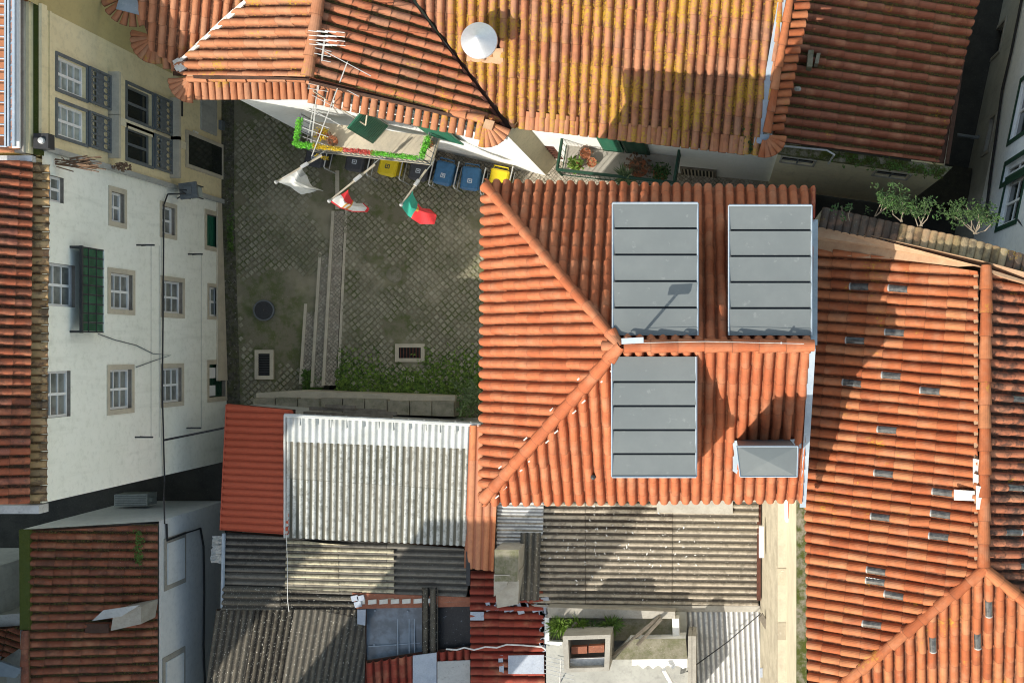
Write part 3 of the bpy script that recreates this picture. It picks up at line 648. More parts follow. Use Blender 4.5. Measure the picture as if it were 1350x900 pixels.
# steel framed roof light west of the parapet
gl = thing('roof_grille', 'white painted steel grille over orange tiles at the left edge beside the parapet', 'grille', at(8, 100, 9.7))
q = MB(); a, c = at(-60, 195, 9.6), at(19, -20, 9.6); q.box(a.x, c.x, a.y, c.y, 9.0, 9.55); q.build('tray', 'tile_lich2', gl)
q = MB(); x8, x18 = at(8, 0, 9.8).x, at(18, 0, 9.8).x
for xx in (x8, x18, at(10.5, 0, 9.8).x): q.box(xx - .03, xx + .03, a.y, c.y, 9.75, 9.82)
n = 15
for k in range(n):
    yy = a.y + (c.y - a.y) * k / n; q.tube([V((x8, yy, 9.78)), V((x18, yy + .16, 9.78))], .018, 4); q.tube([V((x8, yy, 9.78)), V((x8 - 1.2, yy + .05, 9.78))], .018, 4)
q.build('bars', 'zinc_blue', gl)
q = MB(); q.box(x8, x18, a.y, c.y, 9.56, 9.6); q.build('panel', 'white_paint', gl)
# dried vine on the boundary
rg = random.Random(3); q = MB()
for _ in range(46):
    p = at(rg.uniform(60, 110), 214 + rg.gauss(0, 3.5), 8.6); q.tube([p, p + V((rg.uniform(.1, .45), rg.uniform(-.12, .12), rg.uniform(-.3, .05)))], .012, 4)
tag(q.build('dried_vine', 'dry'), 'tangle of dried brown vine on top of the white house boundary', 'vine')
q = MB(); q.leaves(at(160, 220, 6.3), (.25, .1, .2), 60, .12, 0, rg); tag(q.build('dried_vine', 'dry'), 'small dried brown tuft under the lower yellow house windows', 'vine')
cm = thing('security_camera', 'small black box fixture at the corner of the yellow parapet', 'fixture', at(58, 187, 9.1))
q = MB(); p = at(58, 187, 9.15); q.obox(p, V((.16, 0, 0)), V((0, .16, 0)), UP * .12); q.build('housing', 'iron', cm); q = MB(); q.cone(p + V((.02, 0, .12)), [(.07, 0), (.06, .05), (.001, .06)], 12); q.build('lens', 'alu', cm)
# graffiti on the black door
def text(body, W, u, z, size, mat, parent, name, w=.05):
    cu = bpy.data.curves.new(name, 'FONT'); cu.body = body; cu.size = size; cu.extrude = .004; cu.align_x = 'CENTER'; cu.align_y = 'CENTER'
    tmp = bpy.data.objects.new('tmp', cu); C.objects.link(tmp); bpy.context.view_layer.update()
    me = bpy.data.meshes.new_from_object(tmp.evaluated_get(bpy.context.evaluated_depsgraph_get())); bpy.data.objects.remove(tmp)
    o = bpy.data.objects.new(name, me); me.materials.clear(); me.materials.append(MT[mat]); C.objects.link(o); o.parent = parent
    from mathutils import Matrix
    X = -UP; Y_ = W.u; Mx = Matrix((X, Y_, X.cross(Y_))).transposed().to_4x4(); Mx.translation = W.pt(u, z, w) - root_loc(parent); o.matrix_local = Mx
    return o
u, z = WY.uz(256, 175); text('sos', WY, u, z, .26, 'white_paint', do, 'graffiti')
#==================================================================== LOWER LEFT HOUSE
bl = thing('low_house', 'low white house with a shaded mossy red tile roof and a broken chimney', 'house', (-16, -6, 0))
xe, xr = -14.62, -17.4
WB = Wall((xe, -4.5), (xe, -12), (1, 0)); WN = Wall((xe, -4.5), (xr, -4.5), (0, 1))
rw = [WB.rect(219, 712, 241, 766), WB.rect(217, 866, 240, 915)]
mb = MB(); WB.mesh(mb, 0, WB.L, -.6, 3.5, rw, .1)
mb.face([WN.pt(0, -.6), WN.pt(0, 3.5), WN.pt(WN.L, 4.95), WN.pt(WN.L, -.6)])
mb.box(xr + .1, xe - .2, -11.9, -4.6, -.6, 3.3); mb.face([V((xr, -4.5, -.6)), V((xr, -12, -.6)), V((xr, -12, 4.95)), V((xr, -4.5, 4.95))]); mb.build('wall', 'blue_white', bl)
for r in rw:
    q = MB(); WB.panel(q, r, -.1, .06); w = q.build('shutter', 'blue_white', bl); q = MB(); ring(WB, q, grow(r, .14), .14, 0, .03); q.build('surround', 'concrete', w)
bp = Plane((207, 700, 3.6), (207, 880, 3.6), (30, 800, 4.98))
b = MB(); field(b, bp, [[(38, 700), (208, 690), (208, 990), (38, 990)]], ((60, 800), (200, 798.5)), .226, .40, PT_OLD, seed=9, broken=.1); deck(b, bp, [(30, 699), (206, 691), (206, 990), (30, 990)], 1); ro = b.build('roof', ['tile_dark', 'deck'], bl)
q = MB(); q.prism([at(25, 698, 5.02), at(39, 698, 5.02), at(39, 830, 5.02), at(26, 830, 5.02)], .12); lab(q.build('ridge_capping', 'moss_thick', ro), 'mossy part of the ridge')
q = MB(); ridge_run(q, at(34, 832, 5.0), at(36, 990, 5.0), .11, .42); lab(q.build('ridge_capping', 'tile_dark', ro), 'bare clay part of the ridge')
ch = MB(); p = lambda x, y, z: at(x, y, z)
ch.down([p(150, 806, 4.7), p(186, 799, 4.7), p(186, 822, 4.55), p(146, 831, 4.45)], 3.8); cho = ch.build('chimney', 'concrete', bl)
ch = MB(); ch.prism([p(121, 818, 4.74), p(136, 804, 4.76), p(184, 797, 4.78), p(160, 812, 4.76)], .04); ch.build('cap', 'lightsheet', cho)
ch = MB(); ch.prism([p(112, 822, 4.42), p(143, 822, 4.42), p(143, 834, 4.36), p(112, 834, 4.4)], .05); ch.build('flashing', 'deck', cho)
rg = random.Random(8); q = MB()
for _ in range(40): q.leaves(at(182 + rg.gauss(0, 2), rg.uniform(697, 745), 3.95), (.08, .06, .04), 5, .08, 0, rg)
struct(q.build('roof_moss', 'leaf', ro), 'stuff')
ac = thing('air_conditioner', 'grey air conditioning unit in the black alley above the low house', 'air conditioner', at(173, 660, .9))
p = at(173, 659, 1.1); q = MB(); q.obox(p - UP * .25, V((.47, .01, 0)), V((0, .17, 0)), UP * .28); q.build('casing', 'ac', ac)
q = MB(); [q.box(p.x - .44 + .0, p.x + .44, p.y - .14 + k * .05, p.y - .125 + k * .05, p.z + .03, p.z + .036) for k in range(6)]; q.build('grille', 'iron_grey', ac)
q = MB(); q.box(p.x + .47, p.x + .54, p.y - .06, p.y + .05, p.z - .3, p.z - .1); q.build('pipe_cover', 'ac', ac)
cable('cable', [WB.pt(*WB.uz(x, y), .05) for x, y in ((217, 690), (218, 712), (240, 703), (262, 696), (266, 720), (267, 780), (266, 850), (269, 930))], .03, 'cable', 'black cable sagging down the side of the low house')
# far lower-left roofs and alley
q = MB(); q.down([at(-20, 812, 2.4), at(26, 808, 2.4), at(26, 828, 2.2), at(-20, 835, 2.2)], -.6, 0, 1); tag(q.build('low_roof', ['lightsheet', 'grey_wall']), 'pale flat ledge roof at the far left beside the mossy ridge', 'roof')
lr = thing('low_lean_to', 'dark striped lean-to roof at the lower left corner', 'lean-to', at(5, 860, 2))
pl = Plane((0, 830, 2.3), (32, 835, 2.3), (10, 890, 2.0)); b = MB(); field(b, pl, [[(-30, 828), (30, 826), (32, 850), (-30, 890)]], ((5, 858), (30, 866)), .2, .5, PT_OLD, seed=14); deck(b, pl, [(-30, 828), (30, 826), (32, 850), (-30, 890)], 1); b.build('roof', ['tile_dark', 'deck'], lr)
q = MB(); q.prism([at(-10, 868, 2.3), at(30, 882, 2.3), at(20, 893, 2.3), at(-10, 890, 2.3)], .1); q.build('flashing', 'zinc_blue', lr)
q = MB(); q.box(-24, at(28, 850, 2).x, at(0, 905, 1.9).y, at(0, 830, 1.9).y, -.6, 1.9); q.build('wall', 'grey_wall', lr)
# unseen house added past the left edge, sized to shade the courtyard
th = thing('shade_house', 'unseen stepped grey house added past the left edge to shade the courtyard', 'house', (-22, -12, 0))
q = MB(); q.box(-27, -19.6, -12.3, -8.9, -.6, 17.6); q.box(-27, -19.6, -8.9, -5.9, -.6, 10.9); q.box(-27, -19.6, -15.9, -12.3, -.6, 14.3); q.build('wall', 'grey_wall', th)
q = MB(); q.box(-27.2, -19.4, -12.4, -8.8, 17.6, 17.85); q.box(-27.2, -19.4, -8.8, -5.8, 10.9, 11.1); q.box(-27.2, -19.4, -16, -12.4, 14.3, 14.5); q.build('roof', 'deck', th)
sh_ = thing('shade_house', 'unseen thin grey house added below the bottom edge to shade the sheds', 'house', (-12, -14, 0))  # unseen slab added below the frame, shaped to cast the shed shadows
q = MB(); q.box(-14.7, -9.5, -13.5, -13, -.6, 12.6); q.build('wall', 'grey_wall', sh_)
q = MB(); q.box(-14.75, -9.45, -13.55, -12.95, 12.6, 12.75); rq = q.build('roof', 'deck', sh_); q = MB(); q.box(-10.2, -9.6, -13.45, -13.05, 12.75, 13.6); q.build('chimney', 'concrete', rq)
#==================================================================== TOP: CORNER HOUSE (hipped blocks, white front)
chs = thing('corner_house', 'white corner house with lichen covered hipped tile roofs and two balconies', 'house', (-6, 7, 0))
A0 = at(292, 119, 6.5); A1 = at(405, 118, 6.5); A2 = at(668, 178, 6.5); B0 = at(688, 157, 6.3); B1 = at(1030, 190, 6.3)
W1 = Wall(A0, A1, (0, -1)); W2 = Wall(A1, A2, (0, -1)); W3 = Wall(A2, B0, (1, -.2)); W4 = Wall(B0, B1, (0, -1))
dr = (1.15, 2.25, 3.62, 5.75)
dr2 = None
u0 = W4.uz(788, 181)[0]; u1 = W4.uz(850, 186)[0]; dr4 = (u0, u1, 3.2, 5.3)
gr4 = W4.recty(716, 193, 736, 209); gr5 = W4.recty(901, 222, 942, 236)
mb = MB(); W1.mesh(mb, 0, W1.L, -.1, 6.42); W2.mesh(mb, 0, W2.L, -.1, 6.55, [dr], .2)
W4.mesh(mb, 0, W4.L, -.1, 6.35, [dr4, gr4], .15); mb.face([A0, V((A0.x, A0.y, -.1)), V((A0.x, 14, -.1)), V((A0.x, 14, 6.5))]); mb.build('wall', 'white_wall', chs)
mb = MB(); W3.mesh(mb, 0, W3.L, -.1, 6.5); lab(mb.build('wall', 'buff_wall', chs), 'narrow buff return wall between the two fronts')
q = MB(); W4.panel(q, grow(gr4, -.01), -.12, -.1)
for k in range(6): zc = gr4[2] + (gr4[3] - gr4[2]) * (k + .5) / 6; W4.panel(q, (gr4[0], gr4[1], zc - .015, zc + .015), -.02, .02)
for k in range(4): uc = gr4[0] + (gr4[1] - gr4[0]) * (k + .5) / 4; W4.panel(q, (uc - .015, uc + .015, gr4[2], gr4[3]), -.04, -.02)
q.build('barred_window', 'rust', chs)
q = MB(); W4.panel(q, dr4, -.14, -.1); q.build('balcony_door', 'dark', chs)
for a, b, mt, l in ((dr4[0], (dr4[0] + dr4[1]) / 2 - .05, 'green_paint', None), ((dr4[0] + dr4[1]) / 2, dr4[1] + .05, 'green_dark', None)):
    q = MB(); W4.panel(q, (a, b, dr4[2], dr4[3] + .1), .02, .07)
    for k in range(14): zc = dr4[2] + .1 + (dr4[3] - dr4[2] - .1) * k / 14; W4.panel(q, (a + .06, b - .06, zc, zc + .06), .07, .085)
    q.build('shutter', mt, chs)
q = MB(); W2.panel(q, dr, -.18, -.12); dq = q.build('balcony_door', 'dark', chs); q = MB(); ring(W2, q, grow(dr, .12), .12, 0, .03, sides=(1, 0, 1, 1)); q.build('door_surround', 'grey_wall', dq)
# left shutter leaf stands open, right leaf folded flat
def leaf(W, ua, ang, w, z0, z1, mat):
    h = W.pt(ua, 0, .05); d = (W.u * math.cos(ang) + W.n * math.sin(ang)); nn = d.cross(UP); q = MB()
    q.obox(h + d * w / 2 + UP * (z0 + z1) / 2, d * w / 2, nn * .02, UP * (z1 - z0) / 2)
    for k in range(15): q.obox(h + d * w / 2 + UP * (z0 + .12 + (z1 - z0 - .2) * k / 14), d * (w / 2 - .06), nn * .03, UP * .022)
    return q.build('shutter', mat, chs)
leaf(W2, dr[0], math.radians(118), .62, 3.66, 5.72, 'green_paint'); leaf(W2, dr[1], math.radians(3), .95, 3.66, 5.72, 'green_paint')
# roofs ------------------------------------------------
PA = Plane((235, 80, 6.62), (180, 85, 6.62), (260, 0, 7.25))
b = MB(); field(b, PA, [[(168, -40), (372, -40), (234, 86), (200, 66)]], ((262, 0), (258, 60)), .235, .44, PT_OLD, seed=21, broken=.1); deck(b, PA, [(168, -40), (360, -40), (234, 84), (200, 66)], 1); ra = lab(b.build('roof', ['tile_lich2', 'deck'], chs), 'west slope of the roof')
PB = Plane((235, 90, 6.75), (250, 40, 6.9), (412, 60, 8.1))
b = MB(); field(b, PB, [[(228, 92), (372, -40), (430, -40), (407, 102), (245, 100)]], ((400, 50), (300, 51)), .24, .43, PT_OLD, seed=22, broken=.08); deck(b, PB, [(228, 94), (372, -40), (430, -40), (407, 104), (245, 103)], 1); rb = lab(b.build('roof', ['tile_lich2', 'deck'], chs), 'sunlit west facing slope')
PCc = Plane((414, 60, 8.05), (424, 0, 8.08), (600, 110, 6.85))
b = MB(); field(b, PCc, [[(430, -60), (470, -60), (530, -14), (664, 165), (610, 152), (407, 104)]], ((430, 40), (560, 76)), .245, .43, PT_OLD, seed=23, broken=.12); deck(b, PCc, [(430, -60), (490, -60), (532, -10), (662, 165), (610, 154), (407, 106)], 1); rc = lab(b.build('roof', ['tile_moss', 'deck'], chs), 'mossy east facing slope')
PD = Plane((690, 165, 6.42), (1010, 200, 6.42), (800, 0, 7.45))
b = MB(); field(b, PD, [[(504, -60), (1040, -60), (1036, 0), (1003, 205), (676, 168)]], ((800, 0), (793, 150)), .243, .44, PT_OLD, seed=24, broken=.1); deck(b, PD, [(504, -60), (1036, -60), (1000, 202), (690, 164), (670, 174)], 1); rd = lab(b.build('roof', ['tile_lichen', 'deck'], chs), 'long yellow lichened front slope')
q = MB(); q.face([PB(407, 104), PB(228, 94), at(228, 100, 6.3), at(407, 108, 6.3)]); q.face([PCc(407, 106), PCc(662, 166), at(664, 172, 6.3), at(407, 112, 6.3)]); q.build('gable_fill', 'deck', chs)
q = MB(); q.tube([PD(504, -60) - UP * .02, PCc(540, 0) - UP * .03, PD(600, 78) - UP * .0, PD(668, 172)], .05, 5); q.build('valley', 'rust', rd)
q = MB(); ridge_run(q, PB(431, -60) + UP * .05, PB(407, 102) + UP * .05, .14, .45); q.build('ridge_tiles', 'tile_lich2', rb)
q = MB()
v0, v1 = PB(372, -40), PB(232, 88)
for k in range(14):
    c = v0.lerp(v1, (k + .5) / 14); d = (v1 - v0) / 14; q.obox(c + UP * .05, d * .52, d.cross(UP).normalized() * random.uniform(.03, .06), UP * .03)
[q.obox(PB(238 + random.uniform(-4, 6), 86 + random.uniform(-4, 6)) + UP * .05, V((.07, .04, 0)), V((-.03, .05, 0)), UP * .03) for _ in range(9)]
q.build('valley_mortar', 'mortar_w', rb)
# eave courses
q = MB(); e0, e1 = at(250, 104, 6.68), at(405, 104, 6.68); ridge_run(q, e0, e1, .1, .44, lift=.05); eave_row(q, at(246, 107, 6.66), at(406, 107, 6.66), (0, -.42, 0), 17, .088, drop=.1)
fan(q, at(252, 104, 6.7), 185, 262, 6, .1, .55, .085)
q.build('eave_tiles', 'tile_lich2', rb)
q = MB(); e0, e1 = at(408, 108, 6.68), at(640, 158, 6.68); d = (e1 - e0).normalized(); o_ = d.cross(UP).normalized(); ridge_run(q, e0, e1, .1, .44, lift=.05); eave_row(q, e0 + o_ * .05, e1 + o_ * .05, o_ * .42, 20, .09, drop=.1)
fan(q, at(640, 160, 6.7), -100, -25, 6, .12, .6, .09); q.build('eave_tiles', 'tile_lich2', rc)
q = MB(); e0, e1 = at(692, 146, 6.5), at(985, 180, 6.5); d = (e1 - e0).normalized(); o_ = d.cross(UP).normalized(); eave_row(q, e0, e1, o_ * .42, 24, .097, drop=.12); q.build('eave_tiles', 'tile_lich2', rd)
q = MB(); q.prism([at(640, 157, 6.83), at(652, 160, 6.83), at(648, 172, 6.8), at(636, 168, 6.8)], .06); q.build('corner_mortar', 'mortar', rc); q = MB(); q.prism([at(248, 92, 6.86), at(262, 96, 6.86), at(255, 106, 6.8), at(246, 104, 6.8)], .06); q.build('corner_mortar', 'mortar', rb)
q = MB(); fan(q, at(205, 50, 6.6), 168, 275, 8, .12, .6, .09); eave_row(q, at(212, 66, 6.6), at(234, 72, 6.6), (0, -.4, 0), 2, .09)
fan(q, at(175, -8, 6.95), 195, 285, 6, .2, .75, .09); q.barrel(at(199, 28, 6.8), at(200, 55, 6.75), .085, .09, cap=True); q.build('eave_tiles', 'tile_lich2', ra)
q = MB(); q.prism([at(158, -6, 7.05), at(200, -6, 7.15), at(196, 23, 7.0), at(153, 12, 7.0)], .05); q.build('zinc_patch', 'zinc_blue', ra)
# zinc verge on the right and its tile run
q = MB(); q.prism([PD(1036, -60) + UP * .08, PD(1046, -60) + UP * .08, PD(1004, 190) + UP * .08, PD(993, 192) + UP * .08], .05); q.build('flashing', 'zinc_blue', rd)
q = MB(); ridge_run(q, PD(1052, -60) + UP * .1, PD(1011, 176) + UP * .1, .1, .5); e0, e1 = PD(1052, -20) + UP * .06, PD(1012, 175) + UP * .06
eave_row(q, e0, e1, V((.36, .04, 0)), 17, .09, drop=.07); fan(q, PD(1008, 180) + UP * .1, -100, -8, 6, .1, .5, .085); q.build('verge_tiles', 'tile_sun', rd)
q = MB(); q.prism([PD(999, 178) + UP * .1, PD(1018, 178) + UP * .1, PD(1016, 190) + UP * .1, PD(996, 190) + UP * .1], .04); q.build('corner_flashing', 'zinc_blue', rd)
rg = random.Random(12); q = MB()
for _ in range(50): q.leaves(PD(985 + rg.gauss(0, 2.5), rg.uniform(165, 200)) + UP * .06, (.05, .05, .04), 5, .07, 0, rg)
struct(q.build('roof_moss', 'leaf_dark', rd), 'stuff')
q = MB(); W2.panel(q, (0, W2.L, 6.3, 6.5), 0, .1); W4.panel(q, (0, W4.L, 6.1, 6.25), 0, .08); q.build('cornice', 'white_wall', chs)
# chimney flue with cone cowl
cf = thing('chimney_flue', 'steel chimney flue with a wide cone cowl on the lichened roof', 'chimney', PD(640, 78))
b0 = PD(641, 66); q = MB(); q.cone(b0 - UP * .2, [(.17, 0), (.17, 1.0)], 20); q.build('pipe', 'cowl', cf)
q = MB(); q.cone(b0 + UP * .8, [(.40, -.03), (.42, 0), (.41, .03), (.05, .30), (.001, .31)], 36); q.build('cowl', 'cowl', cf)
q = MB(); q.prism([PD(618, 66) + UP * .13, PD(665, 66) + UP * .13, PD(664, 86) + UP * .1, PD(616, 82) + UP * .1], .05); q.cone(PD(638, 79) + UP * .13, [(.07, 0), (.05, .05), (.001, .06)], 12); q.build('flashing', 'mortar', cf)
#------------------------------------------------------------------- balconies
def balcony(parent, quad, z, mat_rail, mat_slab, nbar, name='balcony'):
    fl, fr, br, bk = [at(x, y, z) for x, y in quad]
    q = MB(); q.prism([fl, fr, br, bk], .14); bo = q.build(name, mat_slab, parent)
    q = MB(); zt = z + .98
    P = [bk, fl, fr, br]
    for a, b in zip(P, P[1:]):
        for zz, r in ((zt, .022), (z + .08, .015), (z + .78, .012)): q.tube([V((a.x, a.y, zz)), V((b.x, b.y, zz))], r, 5)
        n = max(3, int((b - a).length / .13)); 
        for k in range(n + 1):
            p_ = a.lerp(b, k / n); q.tube([V((p_.x, p_.y, z)), V((p_.x, p_.y, zt))], .009 if 0 < k < n else .02, 4)
    q.build('railing', mat_rail, bo); return bo, fl, fr, br, bk
bo, fl, fr, br, bk = balcony(chs, ((408, 199), (568, 217), (579, 181), (414, 160)), 3.6, 'iron_grey', 'stone', 18)
lab(bo, 'balcony with tinsel garlands and flagpoles')
bo2, gl2, gr2, rr2, rk2 = balcony(chs, ((741, 231), (890, 248), (897, 205), (748, 188)), 3.1, 'green_dark', 'concrete', 18)
lab(bo2, 'balcony with dark green railing and pot plants')
q = MB()
for p_ in (gl2, gr2, rr2, rk2): q.tube([p_, p_ + UP * 1.02], .035, 6)
q.tube([gl2 + UP, gr2 + UP], .04, 6); q.tube([gl2 + UP, rk2 + UP], .035, 6); q.tube([gr2 + UP, rr2 + UP], .035, 6); q.build('handrail', 'green_dark', bo2)
# tinsel garlands along the front balcony rail
rg = random.Random(6)
def tinsel(path, r, n, mat, label):
    q = MB()
    for k in range(n):
        t = rg.random(); i = int(t * (len(path) - 1)); f = t * (len(path) - 1) - i; c = path[i].lerp(path[i + 1], f)
        q.leaves(c + V((rg.uniform(-r, r), rg.uniform(-r, r), rg.uniform(-r, r))) * .5, (r, r, r), 3, .05, 0, rg)
    return tag(q.build('garland', mat), label, 'garland', 'tinsel garlands on the balcony rail')
up1 = UP * 1.0
pt = lambda t: fl.lerp(fr, t) + up1
tinsel([bk.lerp(fl, .2) + up1, fl + up1, pt(.13)], .07, 520, 'tinsel_green', 'bright green tinsel wrapped round the left end of the flag balcony rail')
tinsel([pt(.13), pt(.38)], .05, 260, 'tinsel_yellow', 'yellow tinsel stretch along the flag balcony rail')
tinsel([pt(.38), pt(.61)], .05, 260, 'tinsel_red', 'red tinsel stretch along the middle of the flag balcony rail')
tinsel([pt(.61), pt(.97)], .055, 360, 'tinsel_green', 'green tinsel stretch along the front rail right of the red tinsel')
tinsel([fr.lerp(br, .05) + up1, fr.lerp(br, .75) + up1], .07, 300, 'tinsel_green', 'green tinsel wrapped on the right end rail of the flag balcony')
def pot_plant(c, r, h, leafm, label, n, size, spiky=False, potm='terra', cat='plant'):
    t = thing('potted_plant', label, cat, c); q = MB(); q.cone(c, [(r * .7, 0), (r, h), (r * .85, h), (r * .8, h - .03), (.001, h - .03)], 14); q.build('pot', potm, t)
    q = MB(); q.leaves(V(c) + UP * (h + r * 1.0), (r * 1.5, r * 1.5, r * 1.3), n, size, 0, rg, spiky=spiky); q.build('foliage', leafm, t); return t
pot_plant(bk.lerp(fl, .45) + (fr - fl).normalized() * .35, .14, .22, 'tinsel_yellow', 'yellow flowering pot plant at the left end of the flag balcony', 60, .1)
pot_plant(bk.lerp(fl, .6) + (fr - fl).normalized() * .62, .13, .2, 'dry', 'brown dry pot plant beside the open green shutter', 30, .1)
pot_plant(br.lerp(fr, .3) - (fr - fl).normalized() * .15, .1, .2, 'leaf', 'small green pot plant at the right end of the flag balcony', 40, .09)
w = (gr2 - gl2).normalized(); v = (rk2 - gl2).normalized()
pot_plant(gl2 + w * .35 + v * .28, .16, .22, 'leaf_lime', 'lime green leafy pot plant at the left of the dark green balcony', 90, .13)
pot_plant(gl2 + w * .55 + v * .62, .15, .2, 'dry', 'terracotta pot of dry plants beside the lime green plant', 14, .1)
pot_plant(gl2 + w * .75 + v * .4, .14, .2, 'leaf_grey', 'pale round cactus pot on the dark green balcony', 20, .06)
pot_plant(gl2 + w * 1.75 + v * .02 + UP * .5, .14, .2, 'leaf_grey', 'spiky grey green plant hanging over the green balcony front', 90, .42, True)
pot_plant(gl2 + w * 2.6 + v * .3, .2, .25, 'leaf_dark', 'dark green bushy plant at the right end of the green balcony', 140, .12)
pot_plant(gl2 + w * 2.0 + v * .4, .26, .2, 'dry', 'large twiggy brown plant in the shaded middle of the green balcony', 110, .14)
# flags --------------------------------------------------
def flag(label, pole, zs, rows, colors):
    """pole: two pixel points with heights; rows: control grid of (px, py, z)"""
    a, b = at(*pole[0], zs[0]), at(*pole[1], zs[1]); t = thing('flag', label, 'flag', a, 'flags on the balcony')
    q = MB(); q.tube([a, b], .03, 8, r1=.022); q.build('pole', 'stone', t); q = MB(); q.cone(b, [(.02, -.05), (.05, 0), (.035, .05), (.001, .09)], 10); q.build('finial', 'alu', t)
    q = MB(); q.tube([a.lerp(b, .45) + UP * .02, a.lerp(b, .3) + UP * .02], .05, 8); q.tube([a.lerp(b, .35), a.lerp(b, .1) + (0, 0, -.4) if False else a + V((.12, .25, -.25))], .012, 4); q.build('clamp', 'alu', t)
    G = [[at(*p) for p in r] for r in rows]; nu, nv = len(G), len(G[0]); N = 6
    def S(u, v):
        u *= nu - 1; v *= nv - 1; i, j = min(int(u), nu - 2), min(int(v), nv - 2); fu, fv = u - i, v - j
        p_ = G[i][j].lerp(G[i + 1][j], fu).lerp(G[i][j + 1].lerp(G[i + 1][j + 1], fu), fv)
        return p_ + UP * .05 * math.sin(u * 5 + v * 3)
    parts = {}
    nU, nV = (nu - 1) * N, (nv - 1) * N
    for i in range(nU):
        for j in range(nV):
            cc = colors((i + .5) / nU, (j + .5) / nV); q = parts.setdefault(cc, MB())
            q.face([S(i / nU, j / nV), S((i + 1) / nU, j / nV), S((i + 1) / nU, (j + 1) / nV), S(i / nU, (j + 1) / nV)])
    for k, q in parts.items():
        o = q.build('cloth', k, t); m = o.modifiers.new('thick', 'SOLIDIFY'); m.thickness = .006
flag('white and grey flag draped from the leftmost balcony pole', ((424, 205), (364, 240)), (4.5, 4.9),
     [[(366, 240, 4.85), (382, 229, 4.8), (397, 219, 4.75)], [(382, 246, 4.4), (392, 240, 4.6), (404, 232, 4.3)], [(396, 256, 4.0), (405, 246, 4.25), (412, 246, 3.9)], [(408, 255, 3.8), (418, 250, 3.9), (427, 252, 3.6)]],
     lambda u, v: 'cloth_grey' if (.3 < v < .5 and u > .25) or (u < .3 and v > .75) else 'cloth_white')
flag('red and white flag with orange stripes on the middle balcony pole', ((494, 217), (434, 265)), (4.5, 4.9),
     [[(436, 266, 4.85), (447, 258, 4.85), (459, 250, 4.8)], [(447, 274, 4.5), (455, 268, 4.6), (462, 262, 4.3)], [(463, 279, 4.2), (467, 272, 4.3), (470, 268, 4.1)], [(485, 280, 4.0), (486, 274, 4.05), (480, 268, 3.9)]],
     lambda u, v: 'cloth_red' if v > .62 and u < .5 or u > .93 or v < .06 else ('cloth_gold' if (.38 < u < .44 or .52 < u < .58) else 'cloth_white'))
flag('green and red national flag on the rightmost balcony pole', ((562, 224), (529, 270)), (4.5, 4.9),
     [[(530, 272, 4.85), (537, 262, 4.85), (544, 252, 4.8)], [(537, 284, 4.4), (543, 274, 4.6), (548, 264, 4.3)], [(553, 295, 4.0), (560, 280, 4.3), (556, 274, 4.0)], [(573, 296, 3.9), (575, 283, 4.0), (568, 276, 3.8)]],
     lambda u, v: 'cloth_green' if u < .42 else ('cloth_gold' if u < .5 and .4 < v < .75 else 'cloth_red'))
q = MB(); c = at(418, 208, 4.3)
for k in range(5): q.leaves(c + V((.02 * k, .05, -.12 * k)), (.06, .06, .06), 12, .07, 0, rg)
tag(q.build('bunting', 'tinsel_yellow'), 'small string of yellow flowers hanging below the flag balcony corner', 'bunting')
# aerials -------------------------------------------------
def rod(t, name, a, b, r, mat='alu'):
    q = MB(); q.tube([a, b], r, 5); return q.build(name, mat, t)
A = at(409, 196, 3.7); B = at(428, 52, 8.9); ta = thing('tv_aerial', 'tall leaning television aerial with many rods rising from the flag balcony', 'aerial', A)
rod(ta, 'mast', A, B, .022); A2_ = at(404, 190, 3.7); rod(ta, 'stay', A2_, A.lerp(B, .75), .012)
for k in range(12):
    c = A.lerp(B, .50 + .042 * k); hw = .26 - .008 * k; rod(ta, 'element', c + V((-hw, .04, 0)), c + V((hw, -.04, 0)), .009)
for dx in (-.2, 0, .2):
    q = MB(); c = B + V((dx * .9 + .05, .0, 0)); [q.tube([c + V((-.2, -.1 + .09 * k, .02 * k)), c + V((.22, -.14 + .09 * k, .02 * k))], .009, 4) for k in range(4)]; q.build('reflector', 'alu', ta)
for k in range(4): c = A.lerp(B, .1 + .09 * k); rod(ta, 'rung', c + V((-.25, .08, 0)), c + V((.4, -.16, 0)), .01)
A = at(411, 206, 4.2); B = at(458, 82, 8.6); tb = thing('tv_aerial', 'second television aerial with long crossed rods in front of the mossy slope', 'aerial', A)
rod(tb, 'mast', A, B, .014)
for f, l, a in ((.99, .62, .5), (.78, .55, .5), (.58, .6, .5), (.45, .4, .5)):
    c = A.lerp(B, f); d = V((math.cos(a), -math.sin(a), .1)); rod(tb, 'element', c - d * l, c + d * l, .009)
rod(tb, 'stay', at(413, 120, 7.2), at(482, 165, 5.2), .02, 'stone'); rod(tb, 'bracket', at(482, 165, 5.2), at(484, 150, 6.0), .02, 'stone')
